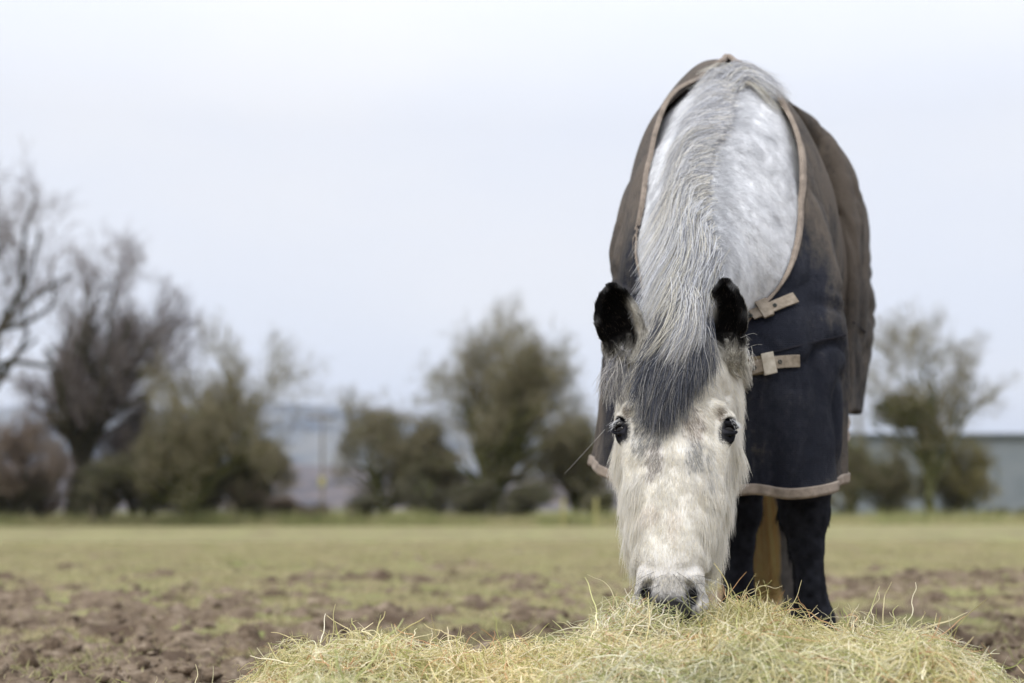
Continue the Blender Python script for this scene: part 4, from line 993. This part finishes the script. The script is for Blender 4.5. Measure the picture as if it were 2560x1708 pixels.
# ================================================================== TREES
def make_tree(name, base, height, env, seed, colT, colC, label, group='bare trees along the far hedge', trunk_r=.16, nmain=6, leaf=0, leafcol=(.08, .10, .03), start=.22, spread=.9, wide=1., lean=(0, 0), twig_r=.012, dens=1., ivy=None, twr=1., maxd=5, gap=.25, gapd=3):
    """env: list of (cx,cz,rx,rz) ellipses (relative to the base, depth = rx) the twigs stay in"""
    r = np.random.default_rng(seed); base = np.array(base, float)
    A, B, ra, rb = [], [], [], []; tw = []
    def inside(p):
        q = p-base
        for (cx, cz, rx, rz) in env:
            if ((q[0]-cx)/rx)**2+(q[1]/max(rx, 1.2))**2+((q[2]-cz)/rz)**2 < 1+.85*wob(q, 1.3): return True
        return False
    ph = r.random((6, 4))*6.28; fr_ = r.normal(size=(6, 3))
    def wob(q, sc):                                   # cheap lumpy field
        return sum(math.sin(sc*(fr_[i, 0]*q[0]+fr_[i, 1]*q[1]+fr_[i, 2]*q[2])*1.3+ph[i, 0]) for i in range(6))/3.2
    def branch(p, d, ln, rad, depth):
        nseg = 4 if depth < 2 else 3 if depth < 4 else 2; cur = p
        for i in range(nseg):
            d = d+r.normal(size=3)*(.16 if depth < 2 else .26)+np.array([0, 0, .10 if depth else .05]); d /= np.linalg.norm(d)
            nx = cur+d*ln/nseg; r0 = rad*(1-.5*i/nseg); r1 = rad*(1-.5*(i+1)/nseg)
            if depth > 1 and not inside(nx) and (depth < 3 or r.random() > .16): return
            if depth == gapd and wob(nx-base, 2.0) > gap: return
            (A.append(cur), B.append(nx), ra.append(r0), rb.append(r1)) if depth <= 2 else tw.append((cur, nx, r0, r1))
            cur = nx
            if depth < maxd:
                nb = {0: 2, 1: 2, 2: 2, 3: 2, 4: 2}[depth]; nb = int(nb*(dens if depth > 2 else 1)+r.random())
                if depth == 0 and i < 1: nb = 0
                for _ in range(nb):
                    v = r.normal(size=3); v[1] *= .8; v -= d*(v@d); v /= np.linalg.norm(v)+1e-9
                    sp_ = spread*(.6+.5*r.random()); nd = d*math.cos(sp_)+v*math.sin(sp_); nd[2] += .15
                    branch(cur, nd/np.linalg.norm(nd), ln*(.50+.2*r.random()), r1*(.55+.2*r.random()), depth+1)
        if depth < maxd: branch(cur, d, ln*.6, rb[-1]*.7 if depth <= 2 else r1*.7, depth+1)
    for kk in range(nmain):
        a = kk/nmain*2*math.pi+r.random(); tilt = (.12+.55*r.random())*spread if nmain > 1 else .05
        d0 = np.array([wide*math.cos(a)*math.sin(tilt)+lean[0], math.sin(a)*math.sin(tilt)*.7, math.cos(tilt)]); d0 /= np.linalg.norm(d0)
        branch(base+np.array([lean[0]*start*height, 0, start*height]), d0, height*.42*(.8+.4*r.random()), trunk_r*.55, 1)
    top = base+np.array([lean[0]*start*height, 0, start*height+.1])
    kt = np.linspace(0, 1, 6); cen_ = base[None]+(top-base)[None]*kt[:, None]+r.normal(size=(6, 3))*np.array([.04, .04, 0]); rr = trunk_r*(1.35-.6*kt**.6)
    for i in range(5): A.append(cen_[i]); B.append(cen_[i+1]); ra.append(rr[i]); rb.append(rr[i+1])
    root = empty(name, tuple(base), label, 'tree' if 'tree' in name else 'bush', group)
    V, F = tubes(A, B, ra, rb, 7); mesh('trunk', V, F, colT, root)
    if tw:
        a_, b_, c_, d_ = [np.array(q) for q in zip(*tw)]
        V, F = tubes(a_, b_, np.maximum(c_, twig_r*.62)*twr, np.maximum(d_*.8, twig_r*.40)*twr, 3)
        V, F = [V], [F]; nv = len(V[0])
        if leaf or ivy:
            pos = b_[r.random(len(b_)) < leaf]+r.normal(size=(1, 3))*0 if leaf else np.zeros((0, 3))
            if len(pos): pos = np.repeat(pos, 2, 0)+r.normal(size=(len(pos)*2, 3))*.07
            if ivy:
                for (ix, iz, irx, irz, ni) in ivy:
                    dd_ = nrm(r.normal(size=(ni, 3)))*r.random((ni, 1))**.4; lumps = 1+.35*fbm(dd_, 3, seed, 2)[:, None]
                    pos = np.concatenate([pos, base+np.array([ix, 0, iz])+dd_*lumps*np.array([irx, irx, irz])])
            m = len(pos); u_ = nrm(r.normal(size=(m, 3)))*.05; w_ = nrm(np.cross(u_, r.normal(size=(m, 3))))*.035
            q = np.stack([pos-u_, pos+w_, pos+u_, pos-w_], 1).reshape(-1, 3)
            LF = np.arange(m*4).reshape(-1, 4)
            lo = mesh('foliage', q, LF, noisemat('leaves_'+str(seed), 3, [(.3, tuple(c*.5 for c in leafcol)), (.7, tuple(c*1.3 for c in leafcol))]), root, smooth=False)
        mesh('crown', V[0], F[0], colC, root, smooth=False)
    return root, len(tw)
M_bark = noisemat('bark', 8, [(.3, (.035, .032, .022)), (.7, (.09, .082, .055))], bs=.6, bd=.03)
M_barkg = noisemat('bark_mossy', 6, [(.3, (.045, .048, .018)), (.7, (.12, .12, .05))], bs=.6, bd=.03)
M_twA = noisemat('twigs_mauve', 2, [(.3, (.15, .125, .12)), (.7, (.25, .22, .21))])
M_twB = noisemat('twigs_olive', 2, [(.3, (.165, .145, .09)), (.7, (.29, .26, .165))])
M_twC = noisemat('twigs_brown', 2, [(.3, (.17, .13, .10)), (.7, (.28, .22, .17))])
M_twD = noisemat('twigs_dark', 2, [(.3, (.095, .09, .06)), (.7, (.19, .175, .12))])
def at(u, Y): return ((u-CU)/FP*Y, Y, 0)
m_ = lambda px, Y: px/FP*Y
def zz(v, Y): return CH+(CV-v)/FP*Y
nt_ = 0
def T(name, u, Y, vtop, ell, seed, cT, cC, label, **kw):
    """ell: (u,v,ru,rv) in the frame of the hedge line -> metres around the base"""
    b_ = at(u, Y); env = [(m_(eu-u, Y), zz(ev, Y), m_(ru, Y), m_(rv, Y)) for eu, ev, ru, rv in ell]
    if 'ivy' in kw: kw['ivy'] = [(m_(eu-u, Y), zz(ev, Y), m_(ru, Y), m_(rv, Y), n) for eu, ev, ru, rv, n in kw['ivy']]
    root, k = make_tree(name, b_, zz(vtop, Y), env, seed, cT, cC, label, **kw); return k
n_ = []
n_.append(T('bare_tree', -130, 36, 330, [(-90, 640, 290, 300)], 101, M_bark, M_twA, 'tallest bare tree, cut off by the left edge, with thick limbs', trunk_r=.30, nmain=9, spread=1.0, start=.16, gap=.1))
n_.append(T('bare_tree', 175, 43, 620, [(315, 865, 205, 235), (150, 1050, 190, 170)], 102, M_bark, M_twA, 'bare round-topped tree with a dark leaning trunk and mauve twigs', trunk_r=.26, nmain=14, spread=.9, wide=1.3, lean=(.22, 0), start=.18, gap=.12))
n_.append(T('bare_tree', 475, 41, 790, [(640, 1000, 290, 225), (450, 1150, 180, 150)], 103, M_barkg, M_twB, 'wide spreading mossy tree with branches reaching up to the right', trunk_r=.18, nmain=12, spread=1.05, wide=2.0, start=.07, lean=(.12, 0), leaf=.02, leafcol=(.10, .11, .04), gap=.02))
n_.append(T('bare_tree', 40, 42, 1000, [(40, 1150, 160, 150)], 110, M_bark, M_twC, 'low brown many-stemmed tree at the left edge below the tallest crown', trunk_r=.12, nmain=8, spread=1.0, wide=1.4, start=.05, gap=-.05))
n_.append(T('bare_tree', 330, 44, 930, [(330, 1120, 150, 180)], 111, M_bark, M_twA, 'dense brown many-stemmed tree between the leaning trunk and the spreading tree', trunk_r=.14, nmain=8, spread=.9, start=.05, gap=.0, leaf=.03, leafcol=(.07, .07, .035)))
n_.append(T('bare_tree', 625, 43, 1060, [(620, 1200, 120, 120)], 112, M_barkg, M_twB, 'low scrubby tree under the branches reaching right', trunk_r=.10, nmain=9, spread=1.0, start=.05, gap=.3))
n_.append(T('bare_tree', 960, 44, 960, [(950, 1140, 115, 185)], 104, M_barkg, M_twB, 'small olive tree at the left side of the middle clump', trunk_r=.12, nmain=10, spread=.9, wide=1.3, start=.04, leaf=.03, leafcol=(.10, .11, .05), gap=.08))
n_.append(T('bare_tree', 1235, 44, 770, [(1235, 1010, 235, 235), (1180, 900, 140, 130), (1240, 1150, 210, 140)], 105, M_barkg, M_twB, 'tall olive tree with a domed crown, left of the horse', trunk_r=.20, nmain=15, spread=.9, wide=1.5, start=.08, leaf=.04, leafcol=(.11, .115, .055), gap=.14))
n_.append(T('bare_tree', 1080, 45, 1010, [(1080, 1160, 100, 150)], 113, M_barkg, M_twB, 'slim olive tree between the small one and the tall domed one', trunk_r=.10, nmain=9, spread=.85, wide=1.4, start=.05, leaf=.03, leafcol=(.10, .11, .05), gap=.12))
n_.append(T('bare_tree', 1440, 46, 1020, [(1440, 1150, 130, 150)], 106, M_barkg, M_twB, 'low scrubby tree just left of the horse rug', trunk_r=.12, nmain=10, spread=.9, wide=1.4, start=.05, leaf=.04, leafcol=(.10, .11, .05), gap=.12))
n_.append(T('bare_tree', 2325, 50, 800, [(2290, 960, 140, 170), (2440, 990, 110, 140), (2300, 1110, 110, 130)], 107, M_barkg, M_twB, 'bushy tree with dark ivy in front of the blue grey shed', trunk_r=.20, nmain=10, spread=.95, start=.18, leaf=.04, leafcol=(.10, .10, .04), gap=.1,
    ivy=[(2255, 1030, 72, 44, 5200), (2330, 1110, 36, 60, 1200), (2320, 900, 40, 60, 300)]))
n_.append(T('bare_tree', 2130, 52, 1040, [(2130, 1170, 80, 130)], 108, M_barkg, M_twB, 'thin scrubby tree right beside the horse rug, left end of the shed', trunk_r=.10, nmain=8, spread=.8, start=.05, leaf=.05, leafcol=(.10, .12, .035), gap=.2))
n_.append(T('bare_tree', 2430, 52, 1090, [(2430, 1180, 75, 95)], 109, M_barkg, M_twB, 'thin young tree with yellow leaves in front of the shed wall', trunk_r=.07, nmain=6, spread=1.1, wide=1.6, start=.12, leaf=.10, leafcol=(.24, .21, .05), gap=.0))
n_.append(T('bare_tree', 2215, 53, 1080, [(2220, 1170, 120, 120)], 114, M_barkg, M_twB, 'loose olive scrub between the rug and the ivy tree, before the shed', trunk_r=.07, nmain=11, spread=1.0, wide=1.7, start=.03, leaf=.06, leafcol=(.12, .13, .05), gap=.1))
n_.append(T('bare_tree', 2380, 54, 1140, [(2370, 1210, 90, 90)], 115, M_barkg, M_twB, 'low loose scrub at the right of the ivy tree trunk', trunk_r=.05, nmain=9, spread=1.0, wide=1.6, start=.03, leaf=.08, leafcol=(.14, .14, .05), gap=.05))
bush = [(15, 42, 1150, 75, 110, 'twD'), (100, 44, 1120, 90, 130, 'twC'), (250, 42, 1100, 110, 150, 'twD'), (370, 43, 1090, 110, 150, 'twD'), (500, 42, 1110, 110, 140, 'twD'), (620, 43, 1160, 85, 120, 'twC'),
        (720, 42, 1225, 60, 60, 'twC'), (800, 42, 1245, 50, 50, 'twC'), (905, 42, 1220, 60, 70, 'twD'), (1050, 43, 1160, 95, 110, 'twD'), (1180, 43, 1170, 90, 95, 'twD'), (1310, 43, 1170, 95, 90, 'twD'), (1490, 44, 1170, 80, 100, 'twB'),
        (2110, 54, 1225, 70, 50, 'twB'), (2230, 56, 1225, 70, 50, 'twB'), (2360, 56, 1250, 60, 40, 'twB'), (2480, 56, 1262, 55, 28, 'twD'), (2580, 56, 1255, 60, 40, 'twD')]
names = ['dense dark hedge bush at the far left edge', 'brown hedge bush left of the leaning trunk', 'tall dark hedge bush right of the leaning trunk', 'tallest dark hedge bush, left of the mossy spreading tree', 'dark hedge bush at the foot of the mossy spreading tree', 'brownish hedge bush at the left side of the open gap',
         'low reddish brown bush in the gap before the hills', 'lowest bush at the right side of the gap', 'small dark bush at the foot of the small olive tree', 'dark bush between the small and the tall olive tree', 'dark bush left of the tall olive trunk', 'dark bush right of the tall olive trunk', 'olive bush just left of the horse head',
         'green bush beside the black foreleg, before the shed', 'green bush left of the ivy tree foot', 'low bush right of the ivy tree foot', 'smallest dark bush at the shed wall foot', 'dark bush cut by the right edge']
protos = {}
for mt, mat_, lf in (('twB', M_twB, .12), ('twC', M_twC, .02), ('twD', M_twD, .06)):
    for alt in (0, 1):
        root, k = make_tree('hedge_bush', (0, 0, 0), 2.0, [(0, .75, 1.05, 1.30)], 300+ord(mt[-1])*2+alt, M_bark, mat_, None, trunk_r=.05, nmain=12, spread=1.15, start=.03, leaf=lf, leafcol=(.10, .11, .045), twr=1.5, maxd=4, ivy=None, gap=-.05)
        protos[mt, alt] = (root, [c for c in root.children]); n_.append(k)
used = set()
for i, (u, Y, vt, ru, rv, mt) in enumerate(bush):
    key = (mt, i % 2); root, kids = protos[key]
    if key in used:
        o = root.copy(); COL.objects.link(o)
        for c in kids:
            c2 = c.copy(); COL.objects.link(c2); c2.parent = o
    else: o = root; used.add(key)
    o.location = at(u, Y); h_b = zz(vt, Y); o.scale = (m_(ru, Y)/1.0, 1.1, h_b/2.0); o.rotation_euler = (0, 0, 0 if i % 3 else math.pi)
    tag(o, names[i], 'bush', 'bushes of the far hedge')
for key, (root, kids) in protos.items():
    if key not in used:
        for c in kids: bpy.data.objects.remove(c)
        bpy.data.objects.remove(root)
print('twigs', n_, round(time.time()-T0, 1))

# ================================================================== SHED, POSTS, POLE, HILLS
M_shed = noisemat('shed_sheet', 1.2, [(.3, (.165, .19, .21)), (.7, (.21, .235, .255))], rough=.5, spec=.4)
M_roof = noisemat('shed_roof', 1.2, [(.3, (.10, .12, .13)), (.7, (.14, .16, .17))], rough=.6)
M_wood = noisemat('post_wood', 12, [(.3, (.10, .085, .06)), (.7, (.20, .17, .12))], bs=.4, bd=.01)
M_yel = noisemat('yellow_paint', 12, [(.3, (.26, .24, .10)), (.7, (.36, .33, .15))])
sY = 64; sx0 = m_(2050-CU, sY); sx1 = sx0+26; sh_ = zz(1092, sY)
shed = empty('shed', (sx0, sY, 0), 'long low shed with blue grey corrugated walls behind the right hedge', 'shed')
def corr(x0, x1, y, z0, z1, pitch=.20, dep=.035):
    xs2 = np.arange(x0, x1+.001, pitch/4); yv = y-dep*np.array([0, 1, 1, 0])[np.arange(len(xs2)) % 4]
    V = np.concatenate([np.stack([xs2, yv, np.full(len(xs2), z0)], -1), np.stack([xs2, yv, np.full(len(xs2), z1)], -1)]); n = len(xs2)
    return V, np.stack([np.arange(n-1), np.arange(1, n), np.arange(1, n)+n, np.arange(n-1)+n], -1)
V, F = corr(sx0, sx1, sY, 0, sh_); mesh('wall', V, F, M_shed, shed, smooth=False)
mesh('end_wall', *merge([box(sx0-.05, sx0, sY, sY+12, 0, sh_), box(sx1, sx1+.05, sY, sY+12, 0, sh_), box(sx0, sx1, sY+12, sY+12.05, 0, sh_)]), M_shed, shed, smooth=False)
mesh('roof', [(sx0-.3, sY-.3, sh_), (sx1+.3, sY-.3, sh_), (sx1+.3, sY+6, sh_+.12), (sx0-.3, sY+6, sh_+.12), (sx0-.3, sY+12.3, sh_), (sx1+.3, sY+12.3, sh_), (sx0-.3, sY-.3, sh_+.14), (sx1+.3, sY-.3, sh_+.14), (sx1+.3, sY+6, sh_+.26), (sx0-.3, sY+6, sh_+.26), (sx0-.3, sY+12.3, sh_+.14), (sx1+.3, sY+12.3, sh_+.14)],
     [(0, 3, 2, 1), (3, 4, 5, 2), (6, 7, 8, 9), (9, 8, 11, 10), (0, 1, 7, 6), (4, 10, 11, 5), (0, 6, 9, 3), (3, 9, 10, 4), (1, 2, 8, 7), (2, 5, 11, 8)], M_roof, shed, smooth=False)
def post(u, Y, vtop, label, mat, cap=None, r=.05, name='fence_post', group='posts at the field edge'):
    x = at(u, Y)[0]; h = zz(vtop, Y)
    kk = 10; V, F = [], []
    for z, q in ((0, 1), (h*.5, .97), (h-.03, .95), (h, .6)):
        for a in range(kk): V.append((x+r*q*math.cos(a/kk*6.2832), Y+r*q*math.sin(a/kk*6.2832), z))
    for i in range(3):
        for a in range(kk): F.append((i*kk+a, i*kk+(a+1) % kk, (i+1)*kk+(a+1) % kk, (i+1)*kk+a))
    F.append(tuple(3*kk+a for a in range(kk)))
    o = mesh(name, V, F, mat); tag(o, label, 'post', group)
    return o
post(1408, 40, 1248, 'yellow marker post in front of the low scrubby tree', M_yel, r=.055)
post(1490, 40, 1246, 'yellowish post close to the left side of the horse head', M_yel, r=.055)
post(232, 41, 1262, 'grey wooden post right of the dark leaning trunk', M_wood)
post(585, 41, 1258, 'pale wooden post under the branches of the spreading tree', M_wood)
post(875, 41, 1268, 'short wooden post at the right of the open gap', M_wood)
pole = empty('utility_pole', at(806, 70), 'thin pole with a crossarm and yellow sign in the gap between trees', 'pole')
px, pz = at(806, 70)[0], zz(1030, 70)
V, F = tubes([(px, 70, 0)], [(px, 70, pz)], [.07], [.05], 10); mesh('shaft', V, F, M_wood, pole)
mesh('crossarm', *box(px-.7, px+.7, 69.85, 69.91, pz-.35, pz-.22), M_wood, pole, smooth=False)
mesh('sign', *box(px-.16, px+.16, 69.84, 69.87, zz(1208, 70)-.15, zz(1208, 70)+.30), M_yel, pole, smooth=False)
# hills
def hill(name, Y0, Y1, prof, mat, seed):
    xx = np.linspace(-2600*Y1/3000, 3200*Y1/3000, 160); tt_ = np.linspace(0, 1, 16); V = []
    for t_ in tt_:
        y = Y0+(Y1-Y0)*t_
        for x in xx:
            u = CU+x/Y1*FP; v = np.interp(u, prof[0], prof[1]); h = zz(v, Y1)
            V.append((x, y, -2+(h+2)*math.sin(min(t_*1.15, 1)*math.pi/2)**1.2*(1 if t_ < .9 else 1)))
    V = np.array(V); V[:, 2] += fbm(V, 1/400., seed, 3)*np.repeat(tt_, len(xx))*h_*1.0
    # far side falls away again
    B_ = V[-len(xx):].copy(); B_[:, 1] += (Y1-Y0)*.5; B_[:, 2] = -4; V = np.concatenate([V, B_])
    n = len(xx); gi = np.arange(len(V)).reshape(-1, n); F = np.stack([gi[:-1, :-1], gi[:-1, 1:], gi[1:, 1:], gi[1:, :-1]], -1).reshape(-1, 4)
    return tag(mesh(name, V, F, mat), kind='structure')
M_hillA = noisemat('hill_far', .006, [(.40, (.03, .04, .05)), (.60, (.15, .14, .11))]); M_hillB = noisemat('hill_near', .02, [(.40, (.035, .03, .035)), (.60, (.17, .13, .11))])
h_ = 22
hill('hills', 2400, 4200, ([-3000, -200, 300, 760, 1000, 1300, 1700, 2300, 3000, 6000], [1000, 1040, 1045, 1030, 1045, 1085, 1100, 1120, 1130, 1150]), M_hillA, 3)
h_ = 8
hill('lower_hills', 900, 1600, ([-3000, 0, 500, 800, 1000, 1300, 1700, 2300, 3000, 6000], [1150, 1165, 1160, 1170, 1185, 1200, 1210, 1215, 1220, 1220]), M_hillB, 8)
# far woods and hedges on the lower ground, too distant to count
# ---- haze
HZ = True
if HZ:
    hz_top = 330.
    V, F = box(-5200, 5600, -60, 6200, -8, hz_top)
    hb = bpy.data.materials.new('haze_air'); hb.use_nodes = True; hn = hb.node_tree; hn.nodes.clear()
    ho_ = N(hn, 'ShaderNodeOutputMaterial'); hv_ = N(hn, 'ShaderNodeVolumePrincipled'); hv_.inputs['Color'].default_value = (.70, .80, 1, 1); hv_.inputs['Density'].default_value = .00016
    hv_.inputs['Anisotropy'].default_value = .2
    L(hn, hv_.outputs[0], ho_.inputs['Volume'])
    tag(mesh('haze', V, F, hb, smooth=False), kind='stuff')
print('done', round(time.time()-T0, 1))
